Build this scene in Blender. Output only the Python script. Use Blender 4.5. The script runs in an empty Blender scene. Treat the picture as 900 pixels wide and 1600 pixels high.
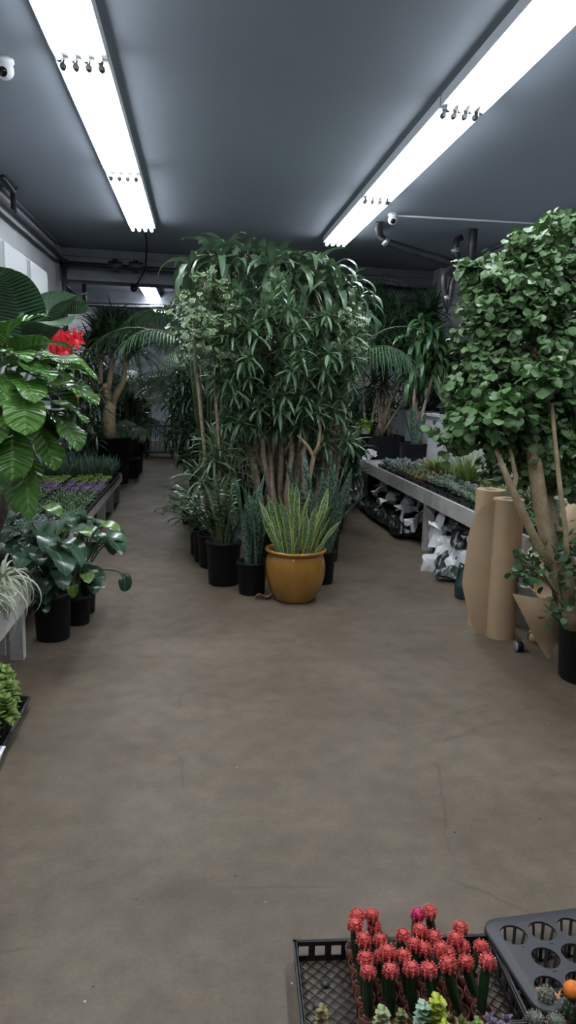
import bpy, math, random
import numpy as np
from mathutils import Vector, Matrix
C = bpy.context; D = bpy.data
PI = math.pi; R = math.radians
rng = np.random.default_rng(7); random.seed(7)

# ---------------------------------------------------------------- camera
F = 1155.0; CX, CY = 450.0, 800.0; EYE = 1.6
_Y = np.array([312-CX, 602-CY, F]); _Y /= np.linalg.norm(_Y)
_D = np.cross(_Y, np.array([1, math.tan(R(1.3)), 0.0])); _D /= np.linalg.norm(_D)
if _D[1] < 0: _D = -_D
_X = np.cross(_D, _Y)
CAM = np.array([_X, _Y, -_D])                      # world = CAM @ (right, down, forward)
cd = D.cameras.new('camera'); cam = D.objects.new('camera', cd); C.scene.collection.objects.link(cam)
cd.sensor_fit = 'VERTICAL'; cd.sensor_height = 32; cd.lens = 32*F/1600; cd.clip_start = 0.05; cd.clip_end = 100
_m = Matrix(((CAM[0][0], -CAM[0][1], -CAM[0][2], 0), (CAM[1][0], -CAM[1][1], -CAM[1][2], 0), (CAM[2][0], -CAM[2][1], -CAM[2][2], EYE), (0, 0, 0, 1)))
cam.matrix_world = _m
C.scene.camera = cam
def _ray(px, py): return CAM @ np.array([px-CX, py-CY, F])
def Pz(px, py, z=0.0):
    r = _ray(px, py); t = (z-EYE)/r[2]; return Vector((r[0]*t, r[1]*t, z))
def Py(px, py, y):
    r = _ray(px, py); t = y/r[1]; return Vector((r[0]*t, y, EYE+r[2]*t))
def Px(px, py, x):
    r = _ray(px, py); t = x/r[0]; return Vector((x, r[1]*t, EYE+r[2]*t))

# ---------------------------------------------------------------- world, exposure
w = D.worlds.new('world'); C.scene.world = w; w.use_nodes = True
w.node_tree.nodes['Background'].inputs[0].default_value = (0.25, 0.3, 0.4, 1)
w.node_tree.nodes['Background'].inputs[1].default_value = 0.02
vs = C.scene.view_settings
vs.view_transform = 'Standard'; vs.look = 'None'; vs.gamma = 1; vs.use_curve_mapping = False
vs.exposure = 0.95
TUBE = 11.0                                          # brightness of the fluorescent tubes
TUBE_COL = (0.93, 0.97, 1.0)

# ---------------------------------------------------------------- helpers
SC = C.scene.collection
class MB:
    """collects geometry; every chunk keeps its uv, its per-element random value and its material slot"""
    def __init__(s): s.V = []; s.F = []; s.U = []; s.Rn = []; s.n = 0; s.smooth = True
    def add(s, V, F, U=None, rn=None, mi=0, smooth=True):
        V = np.asarray(V, float).reshape(-1, 3); k = len(V)
        s.V.append(V); s.U.append(np.zeros((k, 2)) if U is None else np.asarray(U, float).reshape(-1, 2))
        s.Rn.append(np.full(k, random.random()) if rn is None else np.broadcast_to(np.asarray(rn, float), (k,)))
        if isinstance(F, np.ndarray): s.F.append((F+s.n, mi, smooth))
        else:
            by = {}
            for f in F: by.setdefault(len(f), []).append(f)
            for f in by.values(): s.F.append((np.array(f)+s.n, mi, smooth))
        s.n += k
        return s
    def merge(s, o, M=None, mi=None):
        for V, U, r in zip(o.V, o.U, o.Rn):
            if M is not None:
                A = np.array(M); V = V@A[:3, :3].T+A[:3, 3]
            s.V.append(V); s.U.append(U); s.Rn.append(r)
        for f, m, sm in o.F: s.F.append((f+s.n, m if mi is None else mi, sm))
        s.n += o.n
        return s
    def mesh(s, name, mats):
        me = D.meshes.new(name)
        V = np.concatenate(s.V); U = np.concatenate(s.U); Rn = np.concatenate(s.Rn)
        loops = np.concatenate([f.ravel() for f, _, _ in s.F])
        sizes = np.concatenate([np.full(len(f), f.shape[1]) for f, _, _ in s.F])
        mi = np.concatenate([np.full(len(f), m) for f, m, _ in s.F])
        sm = np.concatenate([np.full(len(f), t) for f, _, t in s.F])
        me.vertices.add(len(V)); me.vertices.foreach_set('co', V.ravel().astype(np.float32))
        me.loops.add(len(loops)); me.loops.foreach_set('vertex_index', loops.astype(np.int32))
        me.polygons.add(len(sizes))
        me.polygons.foreach_set('loop_start', (np.cumsum(sizes)-sizes).astype(np.int32))
        me.polygons.foreach_set('material_index', mi.astype(np.int32))
        me.polygons.foreach_set('use_smooth', sm.astype(bool))
        uv = me.uv_layers.new(name='UVMap'); uv.data.foreach_set('uv', U[loops].ravel().astype(np.float32))
        at = me.attributes.new('rnd', 'FLOAT', 'POINT'); at.data.foreach_set('value', Rn.astype(np.float32))
        for m in (mats if isinstance(mats, (list, tuple)) else [mats]): me.materials.append(m)
        me.update(calc_edges=True); me.validate()
        return me
    # --- shapes
    def box(s, a, b, mi=0, M=None):
        x0, y0, z0 = a; x1, y1, z1 = b
        V = np.array([[x0,y0,z0],[x1,y0,z0],[x1,y1,z0],[x0,y1,z0],[x0,y0,z1],[x1,y0,z1],[x1,y1,z1],[x0,y1,z1]], float)
        if M is not None: A = np.array(M); V = V@A[:3,:3].T+A[:3,3]
        return s.add(V, np.array([[0,3,2,1],[4,5,6,7],[0,1,5,4],[1,2,6,5],[2,3,7,6],[3,0,4,7]]), mi=mi, smooth=False)
    def tube(s, pts, rad, n=8, mi=0, caps=True, rn=None):
        P = [Vector(p) for p in pts]; m = len(P)
        if not hasattr(rad, '__len__'): rad = [rad]*m
        V = []; U = []; up = Vector((0.123, 0.31, 0.94)).normalized()
        acc = 0
        prev = None
        for i in range(m):
            t = (P[min(i+1, m-1)]-P[max(i-1, 0)]).normalized()
            if prev is None:
                a = t.cross(up)
                if a.length < 0.05: a = t.cross(Vector((1, 0, 0)))
            else: a = prev-t*prev.dot(t)
            a.normalize(); prev = a; b = t.cross(a)
            if i: acc += (P[i]-P[i-1]).length
            for k in range(n):
                q = 2*PI*k/n
                V.append(P[i]+(a*math.cos(q)+b*math.sin(q))*rad[i]); U.append((k/n, acc))
        Fq = [(i*n+k, i*n+(k+1)%n, (i+1)*n+(k+1)%n, (i+1)*n+k) for i in range(m-1) for k in range(n)]
        if caps: Fq += [tuple(range(n))[::-1], tuple((m-1)*n+k for k in range(n))]
        return s.add([tuple(v) for v in V], Fq, U, rn, mi)
    def lathe(s, prof, n=32, mi=0, c=(0, 0, 0), sq=0, smooth=True):
        V = []
        for r, z in prof:
            for k in range(n):
                q = 2*PI*k/n; V.append((c[0]+r*math.cos(q), c[1]+r*math.sin(q), c[2]+z))
        m = len(prof)
        Fq = [(i*n+k, i*n+(k+1)%n, (i+1)*n+(k+1)%n, (i+1)*n+k) for i in range(m-1) for k in range(n)]
        return s.add(V, Fq, mi=mi, smooth=smooth)
    def disc(s, r, z, n=24, mi=0, c=(0, 0), bump=0.0):
        V = [(c[0], c[1], z+bump)]+[(c[0]+r*math.cos(2*PI*k/n), c[1]+r*math.sin(2*PI*k/n), z) for k in range(n)]
        return s.add(V, [(0, 1+k, 1+(k+1)%n) for k in range(n)], mi=mi)
    def ball(s, c, r, n=12, mi=0, sx=1, sy=1, sz=1, noise=0):
        m = n//2+1; V = []
        for i in range(m+1):
            t = PI*i/m
            for k in range(n):
                q = 2*PI*k/n; rr = r*(1+noise*random.uniform(-1, 1))
                V.append((c[0]+rr*sx*math.sin(t)*math.cos(q), c[1]+rr*sy*math.sin(t)*math.sin(q), c[2]+rr*sz*math.cos(t)))
        return s.add(V, [(i*n+k, (i+1)*n+k, (i+1)*n+(k+1)%n, i*n+(k+1)%n) for i in range(m) for k in range(n)], mi=mi)
    def grid(s, fn, nu, nv, mi=0, closed=False):
        V = []; U = []
        for i in range(nu+1):
            for j in range(nv+1):
                V.append(tuple(fn(i/nu, j/nv))); U.append((i/nu, j/nv))
        return s.add(V, [(i*(nv+1)+j, (i+1)*(nv+1)+j, (i+1)*(nv+1)+j+1, i*(nv+1)+j+1) for i in range(nu) for j in range(nv)], U, mi=mi)

PROF = {
 'lance': lambda t: np.clip(1.75*(t+.012)**.55*(1-t)**.85, 0, 1),
 'strap': lambda t: np.clip(t*5+.35, 0, 1)*(1-t**3.2),
 'grass': lambda t: np.clip(.5+t*3, 0, 1)*(1-t**2),
 'sword': lambda t: (.62+.55*np.sin(PI*np.clip(t, 0, 1)*.75))*np.clip((1-t)*4.2, 0, 1)**.75,
 'round': lambda t: np.sqrt(np.clip(1-(2*t-1)**2, 0, 1)),
 'heart': lambda t: np.clip(2.0*(t+.03)**.42*(1-t)**.62/1.12, 0, 1.1),
 'paddle': lambda t: np.clip(np.sin(PI*t), 0, 1)**.55,
 'fiddle': lambda t: np.clip(np.sin(PI*t**1.15), 0, 1)**.6*(.62+.38*t),
 'plump': lambda t: np.clip(np.sin(PI*(.12+.88*t)**1.3), 0, 1)**.75,
}
class Leaves:
    def __init__(s, profile='lance', segs=5, fold=.25, wave=0.0, thick=0.0, mi=0):
        s.p = profile; s.segs = segs; s.fold = fold; s.wave = wave; s.thick = thick; s.mi = mi; s.L = []
    def one(s, pos, az, el, L, W, droop=.5, roll=0., rn=None):
        s.L.append((pos[0], pos[1], pos[2], az, el, L, W, droop, roll, random.random() if rn is None else rn))
    def whorl(s, pos, n, L, W, el0=80, el1=-20, droop=.8, jit=.25, rn=None, az0=None, dir=None):
        """leaves spiralling round a shoot tip, youngest upright"""
        a = random.uniform(0, 6.28) if az0 is None else az0
        for i in range(n):
            f = i/max(1, n-1)
            el = R(el0+(el1-el0)*f+random.uniform(-9, 9)); k = 1-jit*random.random()
            k *= .6+.4*min(1, f*3+.2)
            az = a+i*2.4+random.uniform(-.2, .2)
            s.one((pos[0], pos[1], pos[2]-f*.25*L*.5), az, el, L*k, W*(.85+.3*random.random()), droop*random.uniform(.6, 1.4), random.uniform(-.35, .35), rn)
    def to(s, mb):
        if not s.L: return mb
        A = np.array(s.L); n = len(A); m = s.segs; t = np.linspace(0, 1, m+1)
        pos = A[:, :3]; az, el, L, W, dr, ro, rn = A[:, 3:].T
        ang = el[:, None]-dr[:, None]*t[None]
        st = (L/m)[:, None]
        mid = (ang[:, 1:]+ang[:, :-1])/2
        h = np.concatenate([np.zeros((n, 1)), np.cumsum(np.cos(mid)*st, 1)], 1)
        v = np.concatenate([np.zeros((n, 1)), np.cumsum(np.sin(mid)*st, 1)], 1)
        ca, sa = np.cos(az)[:, None], np.sin(az)[:, None]
        P = np.stack([pos[:, 0:1]+h*ca, pos[:, 1:2]+h*sa, pos[:, 2:3]+v], -1)
        N = np.stack([-np.sin(ang)*ca, -np.sin(ang)*sa, np.cos(ang)], -1)
        S = np.stack([-sa+0*h, ca+0*h, 0*h], -1)
        rr = ro[:, None, None]*np.ones_like(h)[..., None]
        S2 = S*np.cos(rr)+N*np.sin(rr); N2 = N*np.cos(rr)-S*np.sin(rr)
        wd = (W/2)[:, None]*PROF[s.p](t)[None]; wd = wd[..., None]
        ph = (rn*37)[:, None]; wv = (s.wave*np.sin(t[None]*14+ph))[..., None]*wd; wv2 = (s.wave*np.cos(t[None]*11+ph*2))[..., None]*wd
        a = P-S2*wd*math.cos(s.fold)+N2*(wd*math.sin(s.fold)+wv)
        b = P+S2*wd*math.cos(s.fold)+N2*(wd*math.sin(s.fold)+wv2)
        cols = [a, P, b]; u = [0, .5, 1]
        if s.thick:
            cols = [a, P+N2*wd*s.thick*.35, b, P-N2*wd*s.thick]; u = [0, .5, 1, .5]
        k = len(cols)
        V = np.stack(cols, 2).reshape(-1, 3)
        U = np.zeros((n, m+1, k, 2)); U[..., 0] = np.array(u)[None, None]; U[..., 1] = t[None, :, None]
        base = np.arange(n)[:, None, None]*(m+1)*k+np.arange(m)[None, :, None]*k
        if s.thick: q = np.arange(k); q2 = (q+1) % k
        else: q = np.arange(k-1); q2 = q+1
        Fq = np.stack([base+q, base+q2, base+k+q2, base+k+q], -1).reshape(-1, 4)
        mb.add(V, Fq, U, np.repeat(rn, (m+1)*k), mi=s.mi)
        return mb

def thing(name, label, cat, loc=(0, 0, 0), rz=0, group=None):
    o = D.objects.new(name, None); SC.objects.link(o); o.location = loc; o.rotation_euler = (0, 0, rz)
    o.empty_display_size = .1
    o['label'] = label; o['category'] = cat
    if group: o['group'] = group
    return o
def part(name, mb, mats, parent, label=None):
    if isinstance(mb, Leaves): mb = mb.to(MB())
    o = D.objects.new(name, mb.mesh(name, mats)); SC.objects.link(o); o.parent = parent
    if label: o['label'] = label
    return o
def single(name, mb, mats, label, cat, loc=(0, 0, 0), rz=0, group=None, kind=None):
    if isinstance(mb, Leaves): mb = mb.to(MB())
    o = D.objects.new(name, mb.mesh(name, mats)); SC.objects.link(o); o.location = loc; o.rotation_euler = (0, 0, rz)
    o['label'] = label; o['category'] = cat
    if group: o['group'] = group
    if kind: o['kind'] = kind
    return o
def struct(name, mb, mats, parent=None):
    o = D.objects.new(name, mb.mesh(name, mats)); SC.objects.link(o); o['kind'] = 'structure'; o.parent = parent
    return o
def dup(root, loc, rz=0, label=None, group=None, scale=None):
    r = root.copy(); SC.objects.link(r); r.location = loc; r.rotation_euler = (0, 0, rz)
    if label: r['label'] = label
    if group: r['group'] = group
    if scale: r.scale = (scale,)*3 if not hasattr(scale, '__len__') else scale
    for ch in list(root.children):
        c = ch.copy(); SC.objects.link(c); c.parent = r
        for g in ch.children:
            d = g.copy(); SC.objects.link(d); d.parent = c
    return r

# ---------------------------------------------------------------- materials
def mat(name, col, rough=.6, col2=None, nscale=6, spec=.5, bump=0, bscale=40, metal=0, emit=None, coat=0, detail=4, lo=.35, hi=.65, obj=True):
    m = D.materials.new(name); m.use_nodes = True; nt = m.node_tree; N = nt.nodes; Lk = nt.links
    b = N['Principled BSDF']; b.inputs['Roughness'].default_value = rough; b.inputs['Metallic'].default_value = metal
    b.inputs['Specular IOR Level'].default_value = spec; b.inputs['Base Color'].default_value = (*col, 1); b.inputs['Coat Weight'].default_value = coat
    tc = N.new('ShaderNodeTexCoord')
    if col2:
        n = N.new('ShaderNodeTexNoise'); n.inputs['Scale'].default_value = nscale; n.inputs['Detail'].default_value = detail
        Lk.new(tc.outputs['Object'], n.inputs['Vector'])
        r = N.new('ShaderNodeValToRGB'); r.color_ramp.elements[0].position = lo; r.color_ramp.elements[1].position = hi
        r.color_ramp.elements[0].color = (*col, 1); r.color_ramp.elements[1].color = (*col2, 1)
        Lk.new(n.outputs['Fac'], r.inputs['Fac']); Lk.new(r.outputs['Color'], b.inputs['Base Color'])
    if bump:
        n = N.new('ShaderNodeTexNoise'); n.inputs['Scale'].default_value = bscale; n.inputs['Detail'].default_value = 5
        Lk.new(tc.outputs['Object'], n.inputs['Vector'])
        bp = N.new('ShaderNodeBump'); bp.inputs['Strength'].default_value = bump; bp.inputs['Distance'].default_value = .02
        Lk.new(n.outputs['Fac'], bp.inputs['Height']); Lk.new(bp.outputs['Normal'], b.inputs['Normal'])
    if emit:
        b.inputs['Emission Color'].default_value = (*emit[0], 1); b.inputs['Emission Strength'].default_value = emit[1]
    return m
def leafmat(name, c1, c2, edge=None, ew=.75, rib=None, band=None, rough=.38, trans=.12, spot=None, veins=0):
    """leaf: colour varies leaf by leaf; optional coloured margin, midrib, cross bands or blotches"""
    m = D.materials.new(name); m.use_nodes = True; nt = m.node_tree; N = nt.nodes; Lk = nt.links
    b = N['Principled BSDF']; b.inputs['Roughness'].default_value = rough
    at = N.new('ShaderNodeAttribute'); at.attribute_name = 'rnd'
    def mix(f, a, c):
        x = N.new('ShaderNodeMix'); x.data_type = 'RGBA'
        for i, v in ((0, f), (6, a), (7, c)):
            if isinstance(v, tuple): x.inputs[i].default_value = (*v, 1)
            elif isinstance(v, (int, float)): x.inputs[i].default_value = v
            else: Lk.new(v, x.inputs[i])
        return x.outputs[2]
    def mth(op, a, c=0., d=None):
        x = N.new('ShaderNodeMath'); x.operation = op
        for i, v in enumerate((a, c) if d is None else (a, c, d)):
            if isinstance(v, (int, float)): x.inputs[i].default_value = v
            else: Lk.new(v, x.inputs[i])
        return x.outputs[0]
    col = mix(at.outputs['Fac'], c1, c2)
    uv = N.new('ShaderNodeTexCoord'); sep = N.new('ShaderNodeSeparateXYZ'); Lk.new(uv.outputs['UV'], sep.inputs[0])
    ac = mth('ABSOLUTE', mth('MULTIPLY_ADD', sep.outputs[0], 2., -1.))
    ns = N.new('ShaderNodeTexNoise'); ns.inputs['Scale'].default_value = 14; Lk.new(uv.outputs['Object'], ns.inputs['Vector'])
    if band:
        wv = N.new('ShaderNodeTexNoise'); wv.inputs['Scale'].default_value = 1; wv.inputs['Detail'].default_value = 3
        mp = N.new('ShaderNodeMapping'); mp.inputs['Scale'].default_value = (3, 34, 1)
        cb = N.new('ShaderNodeCombineXYZ'); Lk.new(sep.outputs[0], cb.inputs[0]); Lk.new(sep.outputs[1], cb.inputs[1]); Lk.new(mth('MULTIPLY', at.outputs['Fac'], 50.), cb.inputs[2])
        Lk.new(cb.outputs[0], mp.inputs['Vector']); Lk.new(mp.outputs[0], wv.inputs['Vector'])
        col = mix(mth('MULTIPLY', mth('GREATER_THAN', wv.outputs['Fac'], .5), .8), col, band)
    if spot:
        sp = N.new('ShaderNodeTexNoise'); sp.inputs['Scale'].default_value = 30; Lk.new(uv.outputs['Object'], sp.inputs['Vector'])
        col = mix(mth('GREATER_THAN', sp.outputs['Fac'], .6), col, spot)
    if rib: col = mix(mth('MULTIPLY', mth('LESS_THAN', ac, .09), .6), col, rib)
    if edge: col = mix(mth('GREATER_THAN', mth('ADD', ac, mth('MULTIPLY_ADD', ns.outputs['Fac'], .3, -.15)), ew), col, edge)
    if veins:
        hgt = mth('SINE', mth('MULTIPLY_ADD', ac, -9., mth('MULTIPLY', sep.outputs[1], veins*6.283)))
        bn = N.new('ShaderNodeBump'); bn.inputs['Strength'].default_value = .55; bn.inputs['Distance'].default_value = .006
        Lk.new(hgt, bn.inputs['Height']); Lk.new(bn.outputs[0], b.inputs['Normal'])
    Lk.new(col, b.inputs['Base Color'])
    if trans:
        tr = N.new('ShaderNodeBsdfTranslucent'); Lk.new(col, tr.inputs[0]); ms = N.new('ShaderNodeMixShader'); ms.inputs[0].default_value = trans
        out = N['Material Output']; Lk.new(b.outputs[0], ms.inputs[1]); Lk.new(tr.outputs[0], ms.inputs[2]); Lk.new(ms.outputs[0], out.inputs[0])
    return m

M = {}
M['white_wall'] = mat('white_painted_wall', (.42, .44, .47), .6, (.46, .48, .51), 1.5, bump=.04, bscale=12)
M['back_wall'] = mat('grey_painted_wall', (.30, .33, .38), .7, (.36, .39, .44), 1.5)
M['ceiling'] = mat('ceiling_paint', (.235, .268, .32), .75, (.25, .283, .335), .8, spec=.25, bump=.05, bscale=8)
M['beam'] = mat('grey_beam_paint', (.15, .165, .20), .6, (.20, .215, .25), 3, bump=.2, bscale=15)
M['white_metal'] = mat('white_enamel', (.75, .77, .80), .35)
M['ac'] = mat('aged_white_plastic', (.40, .42, .44), .5)
M['fixture'] = mat('lamp_housing_white', (.62, .65, .70), .45)
M['tube'] = mat('lit_tube', (1, 1, 1), .4, emit=(TUBE_COL, TUBE))
M['cap'] = mat('lamp_holder_grey', (.08, .085, .09), .35, metal=.6)
M['black_pipe'] = mat('black_iron_pipe', (.012, .013, .018), .4, (.03, .032, .04), 9)
M['joint'] = mat('galvanised_joint', (.35, .36, .38), .4, (.5, .5, .52), 20, metal=.7)
M['white_wood'] = mat('weathered_white_wood', (.42, .42, .40), .65, (.58, .58, .56), 4, bump=.3, bscale=25)
M['black_plastic'] = mat('black_plastic', (.006, .007, .010), .5, spec=.3)
M['tray_plastic'] = mat('black_tray_plastic', (.018, .019, .021), .38)
M['grey_tray'] = mat('dark_grey_tray', (.05, .053, .06), .45)
M['soil'] = mat('potting_soil', (.02, .014, .01), .95, (.05, .035, .022), 60, bump=.8, bscale=120)
M['pebble'] = mat('wet_red_pebble', (.09, .025, .018), .25, (.28, .25, .22), 90, bump=.8, bscale=160, lo=.5, hi=.62)
M['terracotta'] = mat('terracotta', (.50, .20, .085), .6, (.58, .26, .12), 20)
M['brown_pot'] = mat('brown_plastic_pot', (.16, .045, .025), .4)
M['gold'] = mat('ochre_glaze', (.33, .165, .020), .14, (.27, .128, .016), 7, coat=.6, bump=.04, bscale=30)
M['kraft'] = mat('kraft_paper', (.45, .32, .195), .6, (.49, .355, .22), 3)
M['bark'] = mat('pale_bark', (.22, .17, .12), .75, (.36, .29, .21), 22, bump=.5, bscale=60)
M['bark_tan'] = mat('tan_smooth_bark', (.40, .32, .20), .65, (.30, .22, .13), 18, bump=.35, bscale=50)
M['bark_dark'] = mat('dark_bark', (.07, .055, .04), .8, (.13, .10, .07), 20, bump=.5, bscale=60)
M['stem'] = mat('green_stem', (.05, .09, .03), .5, (.08, .12, .04), 20)
M['green_bag'] = mat('green_sack_print', (.010, .045, .03), .3, (.018, .022, .02), 5, lo=.45, hi=.5, coat=.3, bump=.5, bscale=14)
M['black_bag'] = mat('black_soil_sack', (.010, .011, .012), .28, (.35, .36, .36), 7, lo=.62, hi=.66, coat=.3, bump=.7, bscale=14)
M['white_bag'] = mat('white_sack', (.62, .63, .65), .35, (.70, .71, .73), 5, coat=.2, bump=.6, bscale=12)
M['white_pot'] = mat('white_pot', (.6, .61, .62), .4)
M['dark_metal'] = mat('dark_painted_steel', (.03, .033, .038), .4, metal=.4)
M['jug'] = mat('dark_green_plastic', (.015, .045, .04), .4)
M['card'] = mat('worn_deck_board', (.25, .21, .17), .7)
M['dryleaf'] = mat('dry_leaf', (.20, .10, .06), .8, (.26, .15, .09), 20)
M['cam_white'] = mat('camera_shell_white', (.7, .72, .75), .35)
M['lens'] = mat('black_lens', (.005, .005, .006), .08)
M['grey_panel'] = mat('grey_panel', (.30, .31, .33), .6, (.36, .37, .39), 3)
M['red_petal'] = leafmat('red_petal', (.62, .008, .02), (.75, .02, .035), trans=.2)

# floor: worn brown concrete with blotches, dust and small specks
def floor_mat():
    m = mat('worn_concrete', (.15, .122, .095), .5); nt = m.node_tree; N = nt.nodes; Lk = nt.links; b = N['Principled BSDF']
    tc = N.new('ShaderNodeTexCoord')
    def noise(sc, det=6, dist=0):
        n = N.new('ShaderNodeTexNoise'); n.inputs['Scale'].default_value = sc; n.inputs['Detail'].default_value = det; n.inputs['Distortion'].default_value = dist
        Lk.new(tc.outputs['Object'], n.inputs['Vector']); return n.outputs['Fac']
    def ramp(f, *st):
        r = N.new('ShaderNodeValToRGB'); e = r.color_ramp.elements
        e[0].position, e[0].color = st[0][0], (*st[0][1], 1); e[1].position, e[1].color = st[-1][0], (*st[-1][1], 1)
        for p, c in st[1:-1]: x = e.new(p); x.color = (*c, 1)
        Lk.new(f, r.inputs[0]); return r.outputs[0]
    def mix(f, a, c, mode='MIX'):
        x = N.new('ShaderNodeMix'); x.data_type = 'RGBA'; x.blend_type = mode
        for i, v in ((0, f), (6, a), (7, c)):
            if isinstance(v, (int, float)): x.inputs[i].default_value = v
            elif isinstance(v, tuple): x.inputs[i].default_value = (*v, 1)
            else: Lk.new(v, x.inputs[i])
        return x.outputs[2]
    base = ramp(noise(1.1, 8, .4), (.30, (.112, .086, .061)), (.52, (.150, .119, .086)), (.72, (.182, .148, .110)))
    fine = ramp(noise(9, 8), (.3, (.80, .80, .80)), (.7, (1.12, 1.11, 1.1)))
    c = mix(1.0, base, fine, 'MULTIPLY')
    grain = ramp(noise(70, 3), (.3, (.90, .90, .90)), (.7, (1.08, 1.08, 1.08)))
    c = mix(1.0, c, grain, 'MULTIPLY')
    st = ramp(noise(2.7, 5, 1.2), (.60, (0, 0, 0)), (.72, (.5, .5, .5)))
    c = mix(st, c, (.092, .070, .052))
    sp = N.new('ShaderNodeTexVoronoi'); sp.inputs['Scale'].default_value = 7; Lk.new(tc.outputs['Object'], sp.inputs['Vector'])
    spk = ramp(sp.outputs['Distance'], (.028, (1, 1, 1)), (.036, (0, 0, 0)))
    wn = ramp(noise(3.1, 2), (.50, (0, 0, 0)), (.52, (1, 1, 1)))
    c = mix(mix(1.0, spk, wn, 'MULTIPLY'), c, (.035, .028, .022))
    sp2 = N.new('ShaderNodeTexVoronoi'); sp2.inputs['Scale'].default_value = 5.3; Lk.new(tc.outputs['Object'], sp2.inputs['Vector'])
    c = mix(ramp(sp2.outputs['Distance'], (.016, (1, 1, 1)), (.022, (0, 0, 0))), c, (.55, .53, .48))
    # worn paths rubbed paler, and hairline cracks
    wp = ramp(noise(.55, 4, .8), (.42, (1, 1, 1)), (.62, (.82, .80, .77))); c = mix(1.0, c, wp, 'MULTIPLY')
    ck = N.new('ShaderNodeTexVoronoi'); ck.feature = 'DISTANCE_TO_EDGE'; ck.inputs['Scale'].default_value = .9
    dv = N.new('ShaderNodeMix'); dv.data_type = 'VECTOR'; dv.inputs[0].default_value = .12
    nz = N.new('ShaderNodeTexNoise'); nz.inputs['Scale'].default_value = 3; nz.inputs['Detail'].default_value = 6; Lk.new(tc.outputs['Object'], nz.inputs['Vector'])
    Lk.new(tc.outputs['Object'], dv.inputs[4]); Lk.new(nz.outputs['Color'], dv.inputs[5]); Lk.new(dv.outputs[1], ck.inputs['Vector'])
    cm = mix(1.0, ramp(ck.outputs['Distance'], (.002, (.35, .35, .35)), (.006, (0, 0, 0))), ramp(noise(1.3, 2), (.5, (0, 0, 0)), (.56, (1, 1, 1))), 'MULTIPLY')
    c = mix(cm, c, (.05, .04, .03))
    Lk.new(c, b.inputs['Base Color'])
    rr = ramp(noise(2.2, 5), (.3, (.42, .42, .42)), (.7, (.62, .62, .62))); Lk.new(rr, b.inputs['Roughness'])
    bp = N.new('ShaderNodeBump'); bp.inputs['Strength'].default_value = .18; bp.inputs['Distance'].default_value = .01
    Lk.new(noise(18, 6), bp.inputs['Height']); Lk.new(bp.outputs[0], b.inputs['Normal'])
    b.inputs['Specular IOR Level'].default_value = .35
    return m
M['floor'] = floor_mat()

# leaf colours
G = {}
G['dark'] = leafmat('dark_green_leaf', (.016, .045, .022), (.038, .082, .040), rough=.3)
G['reflexa'] = leafmat('grey_green_leaf', (.07, .14, .07), (.16, .265, .14), rib=(.15, .23, .14), rough=.4)
G['corn'] = leafmat('corn_plant_leaf', (.055, .105, .060), (.115, .19, .105), rib=(.13, .20, .11), rough=.36)
G['poly'] = leafmat('aralia_leaf', (.065, .14, .050), (.145, .25, .10), rib=(.16, .26, .13), rough=.45)
G['poly_lime'] = leafmat('aralia_young_leaf', (.065, .15, .045), (.12, .235, .075), rough=.42)
G['varieg'] = leafmat('cream_edged_leaf', (.07, .14, .06), (.12, .20, .085), edge=(.42, .48, .33), ew=.78, rough=.5)
G['palm'] = leafmat('palm_leaflet', (.04, .095, .048), (.085, .16, .08), rough=.35)
G['yucca'] = leafmat('yucca_leaf', (.05, .11, .05), (.11, .19, .09), edge=(.20, .28, .16), ew=.85, rough=.4)
G['snake'] = leafmat('snake_plant_leaf', (.022, .055, .035), (.04, .09, .055), band=(.15, .23, .17), rough=.36)
G['snake_gold'] = leafmat('yellow_edged_snake_leaf', (.04, .10, .045), (.075, .15, .07), edge=(.46, .50, .12), ew=.74, band=(.20, .31, .18), rough=.35)
G['zz'] = leafmat('zz_leaf', (.03, .085, .032), (.065, .14, .055), rough=.33)
G['fiddle'] = leafmat('fiddle_leaf', (.035, .115, .015), (.09, .22, .035), rib=(.16, .30, .08), rough=.2, trans=.16, veins=9)
G['banana'] = leafmat('paddle_leaf', (.022, .062, .028), (.045, .105, .045), rib=(.06, .13, .05), rough=.3, veins=26)
G['philo'] = leafmat('blue_green_heart_leaf', (.022, .07, .035), (.085, .165, .10), rib=(.16, .25, .18), rough=.24)
G['pothos'] = leafmat('lime_marbled_leaf', (.07, .17, .03), (.14, .26, .05), rib=(.22, .33, .12), spot=(.22, .32, .10), rough=.25)
G['till'] = leafmat('air_plant_leaf', (.42, .47, .34), (.58, .62, .48), rough=.7, trans=.05)
G['jade'] = leafmat('jade_leaf', (.12, .24, .04), (.26, .38, .09), edge=(.36, .46, .16), ew=.85, rough=.3, trans=.05)
G['lime'] = leafmat('lime_leaf', (.20, .38, .03), (.30, .48, .05), rough=.4)
def succ(n, a, b, e=None): G[n] = leafmat(n+'_succulent_leaf', a, b, edge=e, ew=.8, rough=.5, trans=.04)
succ('silver', (.20, .26, .24), (.34, .40, .37)); succ('green', (.07, .15, .07), (.15, .25, .12), (.22, .32, .20))
succ('greygreen', (.16, .22, .17), (.28, .35, .27)); succ('purple', (.15, .12, .19), (.27, .22, .32))
succ('limey', (.16, .27, .05), (.28, .38, .10)); succ('blade', (.04, .10, .06), (.08, .16, .09))
succ('mint', (.33, .52, .36), (.42, .60, .44)); succ('yellow', (.42, .50, .03), (.52, .58, .06)); succ('olive', (.13, .17, .045), (.20, .23, .06), (.20, .11, .05))
succ('mauve', (.34, .25, .31), (.46, .36, .40), (.48, .28, .33)); succ('cream', (.50, .52, .44), (.6, .62, .54)); succ('palegreen', (.30, .40, .17), (.38, .46, .22), (.45, .40, .25))
succ('brownish', (.22, .20, .08), (.30, .27, .12), (.35, .17, .08)); succ('deep', (.01, .03, .012), (.02, .045, .018)); succ('lightgrass', (.17, .28, .06), (.28, .38, .12))
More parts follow.
